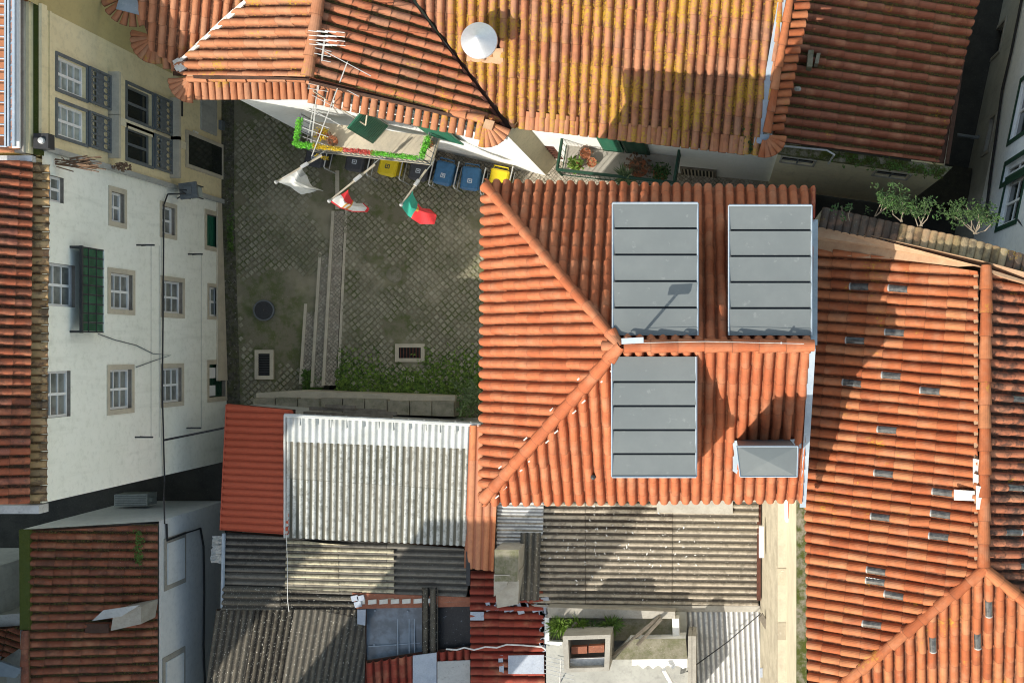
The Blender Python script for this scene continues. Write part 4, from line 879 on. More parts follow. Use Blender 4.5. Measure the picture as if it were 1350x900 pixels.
#------------------------------------------------------------------- wheelie bins under the balcony
def make_bin(kind, label):
    t = thing('wheelie_bin', label, 'bin', (0, 0, 0), 'wheelie bins under the balcony')
    q = MB(); n = 4
    lo, hi = .20, .27
    q.face([V((-lo, -lo, .08)), V((lo, -lo, .08)), V((lo, lo, .08)), V((-lo, lo, .08))]); 
    L_ = [V((-lo, -lo, .08)), V((lo, -lo, .08)), V((lo, lo, .08)), V((-lo, lo, .08))]; U_ = [V((-hi, -.33, .98)), V((hi, -.33, .98)), V((hi, .30, .98)), V((-hi, .30, .98))]
    for k in range(4): q.face([L_[k], L_[(k + 1) % 4], U_[(k + 1) % 4], U_[k]])
    q.obox((0, -.02, .965), V((.29, 0, 0)), V((0, .335, 0)), UP * .02); q.build('body', kind, t)
    q = MB(); top = [V((-.26, -.36, 1.02)), V((-.20, -.40, 1.01)), V((.20, -.40, 1.01)), V((.26, -.36, 1.02)), V((.285, .28, 1.04)), V((.24, .33, 1.04)), V((-.24, .33, 1.04)), V((-.285, .28, 1.04))]
    ins = [p_ * .84 + V((0, 0, p_.z * .16 + .035)) for p_ in top]; q.face(ins)
    for k in range(8): q.face([top[k], top[(k + 1) % 8], ins[(k + 1) % 8], ins[k]]); q.face([top[(k + 1) % 8], top[k], top[k] - UP * .04, top[(k + 1) % 8] - UP * .04])
    li = q.build('lid', kind, t)
    q = MB(); [q.obox((x, y, 1.062), V((a, 0, 0)), V((0, b, 0)), UP * .003) for x, y, a, b in ((0, -.16, .07, .012), (0, -.05, .07, .012), (-.06, -.105, .012, .045), (.06, -.105, .012, .045), (0, -.1, .025, .02))]; q.build('marking', 'bin_mark' if kind != 'bin_yellow' else 'bin_dark', li)
    q = MB(); q.tube([V((-.22, .36, .98)), V((-.22, .42, .99)), V((.22, .42, .99)), V((.22, .36, .98))], .018, 6); q.build('handle', kind, t)
    for sx in (-1, 1):
        q = MB(); q.tube([V((sx * .22, .27, .11)), V((sx * .27, .27, .11))], .11, 12); q.build('wheel', 'iron', t)
    return t
def copy_tree(o, parent=None):
    c = o.copy(); C.objects.link(c)
    if parent: c.parent = parent
    for ch_ in list(o.children): copy_tree(ch_, c)
    return c
protos = {}
dirn = (A2 - A1); yaw = math.atan2(dirn.y, dirn.x)
for (x, y, kd, l, a) in ((415, 203, 'bin_dark', 'charcoal bin at the far left end below the yellow bunting', 0), (468, 209, 'bin_dark', 'charcoal bin just left of the first yellow bin', .04), (512, 215, 'bin_yellow', 'yellow lidded bin standing between two charcoal bins', -.03),
                      (552, 221, 'bin_dark', 'charcoal bin between the yellow bin and a blue bin', .03), (585, 227, 'bin_blue', 'blue bin half under the balcony corner', -.02), (620, 234, 'bin_blue', 'blue bin fully clear of the balcony beside the tiled eave', .08), (657, 237, 'bin_yellow', 'yellow bin in sunlight partly behind the orange roof corner', .02)):
    if kd in protos: o = copy_tree(protos[kd]); o['label'] = l
    else: o = protos[kd] = make_bin(kd, l)
    o.location = at(x, y, 1.0) - UP * 1.0; o.rotation_euler = (0, 0, yaw + a); o.scale = (.92, .92, .95)
rk = None
for k, (x, y) in enumerate(((432, 206), (488, 215), (531, 221), (570, 228), (603, 232), (638, 240), (674, 238))):
    p = at(x, y, .9); d = (A2 - A1).normalized(); o_ = d.cross(UP)
    if rk is None:
        p0 = V((0, 0, 0)); t = rk = thing('bin_guard', '', 'rail', (0, 0, 0), 'steel loops between the bins')
        q = MB(); L_ = [V((-.04, .4, -.9)), V((-.04, .4, 0)), V((-.04, -.32, 0)), V((.0, -.36, 0)), V((.02, -.36, -.9))]; q.tube(L_, .02, 6); q.build('loop', 'alu', t)
        q = MB(); q.tube([V((-.04, .3, -.45)), V((-.04, -.34, -.45))], .015, 6); q.build('cross_rail', 'alu', t)
    else: t = copy_tree(rk)
    t.location = p; t.rotation_euler = (0, 0, yaw)
    t['label'] = 'steel guard loop %s' % ('right of the leftmost charcoal bin', 'left of the first yellow bin', 'right of the first yellow bin', 'left of the half covered blue bin', 'between the two blue bins', 'right of the clear blue bin', 'right of the sunlit yellow bin')[k]
#==================================================================== TOP RIGHT: MOSSY SIDE HOUSE
sh = thing('side_house', 'cream house with a mossy red tile roof and two louvred vents in its shaded wall', 'house', (4, 6, 0))
PE = Plane((1035, 100, 6.35), (1030, 0, 6.5), (1275, 100, 5.25))
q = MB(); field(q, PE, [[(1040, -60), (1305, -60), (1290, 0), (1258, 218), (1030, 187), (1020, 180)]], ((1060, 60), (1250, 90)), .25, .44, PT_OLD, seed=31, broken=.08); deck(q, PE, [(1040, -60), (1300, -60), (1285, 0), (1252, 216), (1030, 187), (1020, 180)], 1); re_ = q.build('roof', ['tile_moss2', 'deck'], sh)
D0 = at(1026, 201, 5.6); D1 = at(1243, 233, 5.3); W5 = Wall(D0, D1, (0, -1)); vents = [W5.recty(1030, 208, 1074, 216), W5.recty(1152, 226, 1200, 234)]
q = MB(); W5.mesh(q, 0, W5.L, -.6, 5.3, vents, .12); q.face([D1, D1 * 1, V((D1.x, D1.y, -.6)), V((D1.x + 1.2, 12, -.6)), V((D1.x + 1.2, 12, 5.1))]); q.build('wall', 'cream_wall', sh)
for r in vents:
    q = MB(); W5.panel(q, r, -.1, -.06); vo = q.build('vent', 'dark', sh); q = MB(); ring(W5, q, grow(r, .05), .05, 0, .03); q.build('frame', 'concrete', vo)
    q = MB(); [W5.panel(q, (r[0] + .03, r[1] - .03, r[2] + (r[3] - r[2]) * k / 3 - .012, r[2] + (r[3] - r[2]) * k / 3 + .012), -.04, -.02) for k in (1, 2)]; uc = (r[0] + r[1]) / 2; W5.panel(q, (uc - .02, uc + .02, *r[2:]), -.02, 0); q.build('slats', 'iron_grey', vo)
q = MB(); q.down([at(1030, 188, 5.66), at(1100, 199, 5.6), at(1180, 210, 5.5), at(1256, 220, 5.35), at(1243, 233, 5.32), at(1150, 220, 5.42), at(1026, 201, 5.62)], 5.28); q.build('mossy_ledge', 'moss_ledge', sh)
rg = random.Random(17); q = MB()
for _ in range(170):
    t = rg.random() ** .7; q.leaves(at(1085 + 160 * t, 204 + 23 * t + rg.gauss(0, 4), 5.62 - .28 * t), (.09, .06, .05), 5, .08, 0 if rg.random() < .5 else 1, rg)
struct(q.build('ledge_weeds', ['leaf', 'moss_thick'], sh), 'stuff')
q = MB(); q.tube([at(1028, 192, 6.02), at(1090, 198, 5.95), at(1100, 204, 5.9), at(1092, 216, 5.2)], .025, 6); q.build('pipe', 'alu', sh)
q = MB(); q.down([at(1066, 66, 6.75), at(1073, 66, 6.75), at(1071, 88, 6.75), at(1064, 88, 6.75)], 5.9); q.down([at(1077, 70, 6.5), at(1082, 70, 6.5), at(1079, 84, 6.5), at(1074, 84, 6.5)], 5.9); q.build('chimney_stub', 'conc_moss', sh)
q = MB(); [q.cone(at(1050 + 3 * k, 118, 6.45), [(.05, 0), (.06, .05), (.001, .08)], 8) for k in range(2)]; q.build('mortar_lump', 'concrete', sh)
lw = W5.recty(901, 222, 942, 236)
gp = thing('barred_gate', 'low barred wooden window between the balcony and the mossy house', 'window', at(921, 229, 2.8))
W4b = W4; r = W4.recty(901, 222, 942, 236); q = MB(); W4.panel(q, r, .0, .03); q.build('backing', 'dark', gp)
q = MB(); ring(W4, q, grow(r, .06), .06, 0, .06); q.build('frame', 'wood', gp); q = MB()
for k in range(9): uc = r[0] + (r[1] - r[0]) * (k + .5) / 9; W4.panel(q, (uc - .02, uc + .02, r[2], r[3]), .03, .05)
q.build('bars', 'stone', gp)
# dark lane between the mossy house and the right-hand house: low terraces
q = MB(); q.down([at(1235, 215, .3), at(1282, 222, .3), at(1275, 275, .3), at(1200, 262, .3)], -.6); tag(q.build('lane_terrace', 'soil'), 'dark speckled terrace floor in the lane below the mossy house', 'terrace')
q = MB(); q.tube([at(1262, 178, 1.2), at(1290, 182, 1.2)], .05, 6); q.tube([at(1290, 180, 1.2), at(1288, 182, -.5)], .04, 6); tag(q.build('lane_rail', 'iron_grey'), 'short grey pipe rail in the dark lane', 'rail')
#==================================================================== FAR RIGHT HOUSE
rh = thing('grey_house', 'tall grey and white house with dark windows along the right edge', 'house', (10, 6, 0))
E0 = at(1328, 0, 0); E1 = at(1273, 264, 0); dv = (E1 - E0).normalized(); E0 = E0 - dv * 8; E1 = E1 + dv * 4.2; W6 = Wall(E0, E1, (-1, 0))
gw = [W6.rect(1309, 145, 1321, 186), W6.rect(1301, 152, 1308, 196) if False else W6.rect(1302, 158, 1308, 196), W6.rect(1291, 254, 1301, 282), W6.rect(1308, 40, 1320, 70)]
bwn = [W6.rect(1325, 211, 1352, 232), W6.rect(1341, 100, 1372, 168), W6.rect(1322, 236, 1345, 292)]
q = MB(); W6.mesh(q, 0, W6.L, -.6, 2.3, [g_ for g_ in gw if g_[3] < 2.28], .2); q.build('ground_floor_wall', 'grey_wall', rh)
q = MB(); W6.mesh(q, 0, W6.L, 2.3, 11, [b_ for b_ in bwn], .2); q.build('wall', 'blue_white', rh)
for g_ in gw:
    if g_[3] < 2.28:
        f = window(W6, g_, rh, 1, 2, 'iron_grey', 'pane_dark', .14, .1, 'concrete')
for b_ in bwn: window(W6, b_, rh, 2, 2, 'white_paint', 'pane_dark', .14, .12, 'green_dark', t=.1)
q = MB(); q.box(E0.x, E0.x + 3, E1.y, E0.y, 11, 11.2); q.build('roof', 'deck', rh)
cable('cable', [W6.pt(*W6.uz(x, y), .06) for x, y in ((1352, -10), (1344, 30), (1336, 70), (1324, 120), (1316, 180), (1309, 230), (1302, 290))], .04, 'cable', 'black cable running down the grey right-hand house')
q = MB(); q.tube([W6.pt(*W6.uz(1342, 290), 0), at(1356, 306, 8)], .03, 5); q.tube([at(1338, 293, 6), at(1356, 300, 8)], .02, 5); tag(q.build('wall_bracket', 'iron'), 'black wall bracket poking out at the right edge above the tile coping', 'bracket')
#==================================================================== MAIN HOUSE (orange hip roof)
mh = thing('main_house', 'house with a new orange hip roof carrying three grey zinc dormers', 'house', (-1.4, 0, 0))
ZE, ZR = 10.2, 12.95
Ra, Rb = (819, 457), (1069, 455)
PS = Plane((640, 660, ZE), (1055, 658, ZE), (900, 456, ZR)); PN = Plane((640, 243, ZE), (1072, 250, ZE), (900, 456, ZR)); PW = Plane((639, 243, ZE), (637, 660, ZE), (819, 456, ZR))
TL, BLc = (639, 241), (636, 662)
q = MB(); field(q, PS, [[Ra, Rb, (1057, 659), BLc]], ((900, 480), (899, 640)), .217, .39, PT, seed=41, jit=.006, rise=.036, broken=.02); deck(q, PS, [Ra, Rb, (1055, 656), (640, 658)], 1); rs = lab(q.build('roof', ['tile_new', 'deck'], mh), 'sunny south slope')
q = MB(); field(q, PN, [[Ra, TL, (1074, 249), Rb]], ((900, 440), (900.5, 262)), .217, .39, PT, seed=42, jit=.006, rise=.036, broken=.02); deck(q, PN, [Ra, (643, 246), (1070, 251), Rb], 1); rn = lab(q.build('roof', ['tile_new', 'deck'], mh), 'shaded north slope')
q = MB(); field(q, PW, [[TL, BLc, Ra]], ((800, 456), (660, 456)), .224, .39, PT, seed=43, jit=.006, rise=.036, broken=.02); deck(q, PW, [(641, 245), (639, 658), Ra], 1); rw_ = lab(q.build('roof', ['tile_new', 'deck'], mh), 'west hip slope')
apex = at(819, 456, ZR)
q = MB(); ridge_run(q, apex + UP * .05, at(641, 246, ZE) + UP * .06, .105, .40); ridge_run(q, apex + UP * .05, at(638, 657, ZE) + UP * .06, .12, .44); ridge_run(q, at(1071, 455, ZR) + UP * .05, apex + V((.05, 0, .06)), .125, .46); fan(q, apex + V((-.02, 0, .04)), 120, 240, 3, -.05, .32, .1, drop=.12); q.build('ridge_tiles', 'tile_new', rs)
q = MB(); h0, h1 = apex, at(638, 657, ZE)
for k in range(15):
    c = h0.lerp(h1, (k + .6) / 15.5) + V((.13 * (1 if k % 3 else -1), -.12 * (1 if k % 3 else -1), .05)); q.obox(c - UP * .02, V((.035, .03, 0)), V((-.008, .012, 0)), UP * .015)
struct(q.build('hip_mortar', 'mortar_w', rs), 'stuff')
q = MB(); q.tube([at(838, 452, ZR + .24), at(930, 450, ZR + .24), at(1060, 453, ZR + .24)], .006, 4); q.tube([at(1030, 452, ZR + .1), at(1030, 452, ZR + .26)], .02, 5); q.build('lightning_wire', 'alu', rs)
a = at(640, 244, ZE); b_ = at(1055, 657, ZE); xa, xb = a.x + .3, at(1055, 450, ZE).x - .02; ya, yb = b_.y + .3, at(640, 247, ZE).y - .3
WMw = Wall((xa, ya), (xa, yb), (-1, 0)); mw = [(u_, u_ + .9, z_, z_ + 1.4) for u_ in (.8, 3.6) for z_ in (7.2, 4.2, 1.2)]
q = MB(); WMw.mesh(q, 0, WMw.L, -.1, ZE - .02, mw, .15); q.box(xa + .3, xb - .1, ya + .15, yb - .15, -.1, ZE - .2)
q.face([V((xa, ya, -.1)), V((xb, ya, -.1)), V((xb, ya, ZE)), V((xa, ya, ZE))]); q.face([V((xa, yb, -.1)), V((xb, yb, -.1)), V((xb, yb, ZE)), V((xa, yb, ZE))])
q.face([V((xb + .05, ya, -.1)), V((xb + .05, yb, -.1)), V((xb + .05, yb, ZE)), V((xb + .05, 0, ZR - .05)), V((xb + .05, ya, ZE))]); q.build('wall', 'white_wall', mh)
for r in mw: window(WMw, r, mh, 2, 3, 'white_paint', 'pane', .12, .12)
# gable flashing on the right
q = MB(); n_ = 1
def fl_strip(P, pts, lift=.07, th=.05): q.prism([P(x, y) + UP * lift for x, y in pts], th)
fl_strip(PS, [(1066, 456), (1075, 456), (1062, 668), (1054, 668)]); fl_strip(PN, [(1068, 455), (1077, 455), (1078, 290), (1070, 290)]); q.build('gable_flashing', 'zinc_blue', rs)
q = MB(); fl_strip(PN, [(1069, 288), (1074, 288), (1075, 248), (1070, 248)], .1); q.build('verge_tile', 'tile_red', rn)
# dormers
def dormer(P, xs, yr, ye, zr, ze, south, label):
    """zinc shed dormer: flat top from the ridge line to its front edge, cheeks down to the slope"""
    x0, x1 = xs; steps = 5; lo = []
    base = MB(); q = MB()
    T = [at(x0, yr, zr), at(x1, yr, zr), at(x1 - (0 if south else 0), ye, ze), at(x0, ye, ze)]
    L0, L1 = T[0], T[1]; F0, F1 = T[3], T[2]
    dn = lambda p_: V((p_.x, p_.y, (P.p - p_).dot(P.n) / P.n.z + p_.z))
    for k in range(steps):
        a, b = L0.lerp(F0, k / steps), L1.lerp(F1, k / steps); c, d = L1.lerp(F1, (k + 1) / steps), L0.lerp(F0, (k + 1) / steps); h = .035
        a, b = a + UP * 0, b + UP * 0; c, d = c + UP * h, d + UP * h
        g_ = (c - b).normalized() * .04
        q.prism([a + g_ * (1 if k else 0), b + g_ * (1 if k else 0), c, d], .045)
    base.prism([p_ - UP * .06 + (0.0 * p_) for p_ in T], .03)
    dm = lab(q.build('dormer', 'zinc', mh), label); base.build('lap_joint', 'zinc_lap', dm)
    q = MB()
    ins = .04; I = [T[0] + V((ins, 0, -.03)), T[1] + V((-ins, 0, -.03)), T[2] + V((-ins, .04 if south else -.04, -.03)), T[3] + V((ins, .04 if south else -.04, -.03))]
    for i, j in ((0, 3), (1, 2), (3, 2)): q.face([I[i], I[j], dn(I[j]) - UP * .1, dn(I[i]) - UP * .1])
    q.build('cheek', 'zinc_blue', dm)
    q = MB(); q.tube([T[0] + UP * .02, T[3] + UP * .02], .018, 4); q.tube([T[1] + UP * .02, T[2] + UP * .02], .018, 4); q.tube([T[3] + UP * .05, T[2] + UP * .05], .018, 4); q.build('edge_trim', 'zinc_blue', dm)
    return dm
dormer(PS, (807, 918), 470, 628, ZR - .02, ZR - .22, True, 'zinc clad dormer on the sunny south slope')
dormer(PN, (808, 920), 442, 268, ZR - .06, ZR - .24, False, 'left zinc clad dormer on the shaded north slope')
dormer(PN, (961, 1070), 442, 271, ZR - .06, ZR - .24, False, 'right zinc clad dormer beside the gable')
# square zinc chimney by the gable
zt = 13.15; C4 = [at(971, 588, zt), at(1052, 588, zt), at(1051, 628, zt), at(976, 628, zt)]; q = MB()
I = [p_ + (sum(C4, V()) / 4 - p_) * .06 for p_ in C4]; q.down([p_ - UP * .06 for p_ in I], 9.9); co = q.build('chimney', 'zinc', mh)
q = MB(); m = sum(C4, V()) / 4 + UP * .05
for k in range(4): q.face([C4[k], C4[(k + 1) % 4], m][::-1]); q.face([C4[k], C4[(k + 1) % 4], C4[(k + 1) % 4] - UP * .06, C4[k] - UP * .06])
q.build('cap', 'zinc', co)
q = MB(); [q.tube([C4[k] + UP * .005, C4[(k + 1) % 4] + UP * .005], .014, 4) for k in range(4)]; q.build('drip_edge', 'zinc_blue', co)
q = MB(); fl_strip(PS, [(960, 590), (975, 586), (977, 628), (966, 620)], .09, .03); fl_strip(PS, [(966, 580), (1056, 578), (1056, 590), (966, 592)], .1, .03); q.build('flashing', 'zinc_blue', co)
q = MB(); q.cone(PS(783, 628) + UP * .06, [(.04, 0), (.05, .08), (.001, .1)], 10); q.build('vent_stub', 'iron', rs)
# TV mast on the ridge
tm = thing('ridge_aerial', 'small aerial on the orange ridge with a square reflector', 'aerial', at(869, 452, ZR + .1))
p0 = at(836, 452, ZR + .1)
#==================================================================== RIGHT HOUSE (large orange roof)
oh = thing('orange_roof_house', 'big house with a sunlit orange tile roof dotted with clear glass tiles', 'house', (5, -2, 0))
PR = Plane((1066, 400, 9.5), (1066, 800, 9.5), (1290, 600, 10.95)); PRE = Plane((1296, 400, 10.95), (1296, 700, 10.95), (1400, 600, 10.2)); PRS = Plane((1297, 748, 10.95), (1110, 895, 9.78), (1420, 860, 10.0))
gt = [(1190, 387), (1193, 432), (1141, 375), (1117, 443), (1166, 500), (1218, 517), (1116, 508), (1166, 572), (1166, 628), (1168, 685), (1247, 650), (1247, 678), (1247, 707), (1168, 756), (1168, 784), (1144, 766), (1147, 823)]
got = []; q = MB()
field(q, PR, [[(1076, 325), (1290, 358), (1290, 750), (1105, 905), (1066, 905), (1062, 660)]], ((1280, 560), (1090, 540)), .223, .41, PT, seed=51, jit=.007, rise=.036, broken=.03, skip=gt, got=got); deck(q, PR, [(1078, 325), (1290, 358), (1290, 750), (1105, 905), (1070, 905), (1066, 660)], 1); r1 = lab(q.build('roof', ['tile_sun', 'deck'], oh), 'sunlit west slope')
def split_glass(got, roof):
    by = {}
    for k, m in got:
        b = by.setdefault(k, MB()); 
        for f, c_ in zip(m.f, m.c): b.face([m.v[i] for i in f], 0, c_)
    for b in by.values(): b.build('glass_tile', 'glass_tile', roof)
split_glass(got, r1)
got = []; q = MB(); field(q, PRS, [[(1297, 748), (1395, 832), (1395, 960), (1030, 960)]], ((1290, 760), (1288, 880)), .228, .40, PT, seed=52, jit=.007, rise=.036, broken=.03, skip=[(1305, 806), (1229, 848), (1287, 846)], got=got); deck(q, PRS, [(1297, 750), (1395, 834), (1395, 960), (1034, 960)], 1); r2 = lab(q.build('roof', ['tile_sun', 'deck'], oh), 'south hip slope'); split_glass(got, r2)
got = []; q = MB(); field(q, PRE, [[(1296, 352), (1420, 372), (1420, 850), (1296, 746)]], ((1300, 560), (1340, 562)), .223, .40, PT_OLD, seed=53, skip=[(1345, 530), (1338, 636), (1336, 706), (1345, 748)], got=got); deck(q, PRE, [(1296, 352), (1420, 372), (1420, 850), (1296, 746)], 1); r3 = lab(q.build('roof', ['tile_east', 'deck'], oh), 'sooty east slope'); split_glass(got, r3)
q = MB(); ridge_run(q, at(1299, 352, 10.98) + UP * .05, at(1296, 746, 10.98) + UP * .05, .125, .45); ap = at(1297, 748, 10.95) + UP * .07; ridge_run(q, ap, PRS(1095, 912) + UP * .07, .12, .45); ridge_run(q, ap, PRS(1395, 830) + UP * .07, .12, .45); q.build('ridge_tiles', 'tile_sun', r1)
q = MB(); z_ = 10.9; pts = [(1284, 360), (1290, 360), (1289, 746), (1285, 740)]; q.prism([at(x, y, 10.97) for x, y in pts], .06)
q.build('ridge_mortar', 'mortar', r1)
q = MB()
for (x0, y0, x1, y1, z) in ((1258, 645, 1285, 660, 11.02), (1283, 604, 1292, 640, 11.06), (1287, 640, 1300, 672, 11.14), (1284, 624, 1290, 636, 11.1)): q.prism([at(x0, y0, z), at(x1, y0 + 2, z), at(x1, y1, z), at(x0, y1 - 1, z - .06)], .03)
q.build('white_patch', 'mortar_w', r1)
# mortar band and coping of blackened tiles along the north edge
q = MB(); q.down([at(1076, 294, 10.3), at(1164, 312, 10.38), at(1300, 345, 11.05), at(1400, 372, 10.9), at(1400, 385, 10.85), at(1312, 362, 11.08), at(1296, 352, 11.1), at(1164, 326, 10.4), at(1076, 312, 10.25)], 9.4, 0); q.build('mortar_band', 'mortar', r1)
q = MB(); q.prism([PR(1078, 312) + UP * .1, PR(1160, 326) + UP * .1, PR(1290, 350) + UP * .1, PR(1262, 352) + UP * .09, PR(1180, 342) + UP * .09, PR(1130, 340) + UP * .08, PR(1078, 331) + UP * .09], .07); q.build('mortar_fillet', 'mortar', r1)
q = MB(); n = 28
for k in range(n):
    t = k / (n - 1); x = 1084 + (1358 - 1084) * t; y = 297 + (356 - 297) * t + (0 if t < .7 else (t - .7) * 22); zz = 10.25 + .5 * t
    a_, b2 = at(x, y + 5, zz + .12), at(x + 6, y - 21, zz)
    q.barrel(a_, b2, .085, .1, rnd=(random.uniform(0, .35) if (t < .36 or t > .86) else random.uniform(.6, 1)), cap=True)
q.build('coping_tiles', 'tile_coping', r1)
q = MB(); n0, n1 = at(1080, 296, 10.2), at(1360, 362, 10.6); dd = (n1 - n0).normalized(); nn = V((-dd.y, dd.x, 0)).normalized(); q.down([n0, n1, n1 + nn * .35, n0 + nn * .35], -.3); 
q.box(2.1, 8.5, -14, 1.9, -.3, 9.2); q.build('wall', 'old_stone', oh)
#==================================================================== WALL STRIP BETWEEN SHEDS AND THE ORANGE ROOF
pw = thing('party_wall', 'battered yellow and tan party wall with mossy stone coping beside the orange roof', 'wall', (1.7, -6, 0))
Y0, Y1 = -3.05, -9.5
def fquad(x0, z0, x1, z1, mat, name, ya=Y0, yb=Y1):
    q = MB(); q.face([V((x0, ya, z0)), V((x0, yb, z0)), V((x1, yb, z1)), V((x1, ya, z1))]); q.face([V((x1, ya, z1)), V((x1, yb, z1)), V((x1 + .02, yb, z1 - .02)), V((x1 + .02, ya, z1 - .02))]); return q.build(name, mat, pw)
q = MB(); q.box(1.755, 1.98, Y1, Y0, 3, 8.9)
cop = q.build('coping', 'moss_ledge', pw)
fquad(1.68, 6.5, 1.752, 8.88, 'cream_face', 'upper_face')
q = MB(); q.box(1.478, 1.72, Y1, Y0, 6.2, 6.5); q.build('ledge', 'stone', pw)
fquad(1.20, 3.0, 1.475, 6.45, 'tan_face', 'lower_face')
for k in (.36, .56, .8): q = MB(); y = Y0 + (Y1 - Y0) * k; q.box(1.476, 1.724, y - .2, y + .2, 6.45, 6.515); q.build('ledge_stone', 'tan_face', pw)
q = MB(); q.down([at(1036, 656, 7.2), at(1046, 656, 7.2), at(1046, 688, 7.0), at(1036, 688, 7.0)], 6.45); q.build('downpipe_box', 'white_paint', pw)
q = MB(); q.prism([at(1039, 656, 7.3), at(1043, 656, 7.3), at(1043, 683, 7.1), at(1039, 683, 7.1)], .06); q.build('red_strip', 'metal_red', pw)
q = MB(); q.box(1.12, 1.24, -5.3, -4.5, 4.2, 4.4); q.build('white_repair', 'white_paint', pw)
q = MB(); q.box(1.1, 1.2, -6.6, Y0, 3.0, 3.4); lab(q.build('flashing', 'rust', pw), 'rusty brown flashing strip')
#==================================================================== SHEDS
SG = 'sheds with low patched roofs'
def shed(name, label, planeq, poly, axis, pitch, length, prof, mats, z0=-.1, seed=1, inset=.06, wallm='grey_wall', extra=None, rise=.01, thick=.012, jit=.002, deckth=.04):
    P = Plane(*planeq); c = sum((P(*p_) for p_ in poly), V()) / len(poly); t = thing(name, label, 'shed', (c.x, c.y, z0), SG)
    q = MB(); field(q, P, [poly], axis, pitch, length, prof, 0, thick, rise, 1.0, jit, seed); deck(q, P, poly, 1, .06, deckth); r = q.build('roof', [mats, 'deck'], t)
    q = MB(); top = [P(*p_) - UP * .16 for p_ in poly]; m = sum(top, V()) / len(top); q.down([p_ + V((m.x - p_.x, m.y - p_.y, 0)) * inset for p_ in top], z0); q.build('wall', wallm, t)
    return t, r, P
s1, r, P = shed('red_shed', 'shed with a bright red pressed steel roof beside the white corrugated one', ((300, 540, 3.3), (295, 690, 3.15), (378, 620, 3.6)), [(299, 532), (387, 540), (381, 704), (291, 698)], ((375, 620), (300, 617)), .185, .9, PT_LOW, 'metal_red', seed=61)
q = MB(); q.tube([P(299, 533) + UP * .03, P(291, 698) + UP * .03], .02, 5); q.build('edge_trim', 'metal_red', r)
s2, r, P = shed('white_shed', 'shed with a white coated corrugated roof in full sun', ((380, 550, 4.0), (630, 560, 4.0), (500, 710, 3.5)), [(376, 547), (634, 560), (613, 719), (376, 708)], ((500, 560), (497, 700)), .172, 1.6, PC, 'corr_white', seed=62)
q = MB(); field(q, Plane((380, 550, 4.02), (630, 560, 4.02), (500, 710, 3.52)), [[(376, 546), (634, 559), (630, 592), (378, 582)]], ((500, 560), (497, 700)), .172, .5, PC, 0, .012, .01, 1, .002, 62); q.build('ridge_capping', 'corr_whiteclean', r)
q = MB(); [q.obox(P(396 + 20.5 * k, 553 + k) + UP * .06, V((.012, 0, 0)), V((0, .16, 0)), UP * .02) for k in range(12)]; q.tube([P(376, 547) + UP * .05, P(505, 553) + UP * .05, P(634, 560) + UP * .05], .05, 6); q.tube([P(376, 547) + UP * .04, P(376, 708) + UP * .04], .03, 5); q.build('edge_trim', 'corr_whiteclean', r)
s3, r, P = shed('orange_lean_to', 'narrow lean-to with an orange corrugated steel roof squeezed beside the main house', ((620, 560, 4.1), (655, 560, 4.1), (630, 735, 3.4)), [(619, 560), (641, 560), (655, 668), (651, 752), (612, 748)], ((632, 570), (628, 720)), .21, 1.5, PT_LOW, 'metal_orange', seed=63)
q = MB(); q.obox(P(618, 748) + UP * .05, V((.05, 0, 0)), V((0, .45, 0)), UP * .04); q.build('gutter_end', 'iron', r)
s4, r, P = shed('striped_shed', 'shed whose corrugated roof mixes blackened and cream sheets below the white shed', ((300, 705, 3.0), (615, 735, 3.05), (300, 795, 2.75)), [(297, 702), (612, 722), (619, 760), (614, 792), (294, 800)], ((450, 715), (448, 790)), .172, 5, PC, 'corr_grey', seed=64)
r.data.materials[0] = MT['corr_grey']
b = MB(); P4 = Plane((300, 705, 3.02), (615, 735, 3.07), (300, 795, 2.77))
P2_ = Plane((300, 705, 3.0), (615, 735, 3.05), (300, 795, 2.75))
# the corrugation of this roof runs along the picture's width
r_old = r; me = r_old.data; q = MB(); field(q, P2_, [[(297, 702), (612, 722), (619, 760), (614, 792), (294, 800)]], ((300, 740), (600, 747)), .185, 2.2, PC, 0, .012, .01, 1, .002, 64); deck(q, P2_, [(297, 702), (612, 722), (619, 760), (614, 792), (294, 800)], 1); nr = q.build('roof', ['corr_grey', 'deck'], s4); bpy.data.objects.remove(r_old)
q = MB(); P5 = Plane((300, 705, 3.03), (615, 735, 3.08), (300, 795, 2.78)); field(q, P5, [[(378, 710), (520, 724), (520, 790), (376, 775)]], ((300, 740), (600, 747)), .185, 1.5, PC, 0, .012, .01, 1, .002, 64); q.build('cream_sheets', 'corr_cream', nr)
q = MB(); P6 = Plane((300, 705, 2.99), (615, 735, 3.04), (300, 795, 2.74)); q.tube([P2_(296, 702) + UP * .05, P2_(294, 800) + UP * .05], .05, 6); q.build('gutter', 'zinc_blue', nr)
q = MB(); P7 = Plane((290, 770, 2.9), (480, 774, 2.9), (290, 802, 2.85)); field(q, P7, [[(294, 772), (478, 777), (478, 803), (292, 803)]], ((300, 788), (460, 790)), .185, 2.2, PC, 0, .012, .01, 1, .002, 65); q.build('lower_sheets', 'corr_dark', nr)
s5, r, P = shed('black_shed', 'shed with a blackened speckled corrugated roof at the bottom left', ((290, 803, 2.75), (478, 802, 2.75), (280, 900, 2.45)), [(284, 804), (482, 800), (481, 960), (266, 960)], ((400, 805), (386, 890)), .172, 4, PC, 'corr_dark', seed=66)
s6, r, P = shed('plastic_roofed_shed', 'shed roofed with smoky translucent plastic, black sheet and a dark ridge strip', ((482, 800, 2.55), (560, 796, 2.6), (482, 872, 2.4)), [(482, 800), (622, 792), (622, 858), (484, 876)], ((500, 800), (500, 860)), 3, 9, [(-.5, 0, .2), (.5, 0, .2)], 'poly_sheet', seed=67, jit=0)
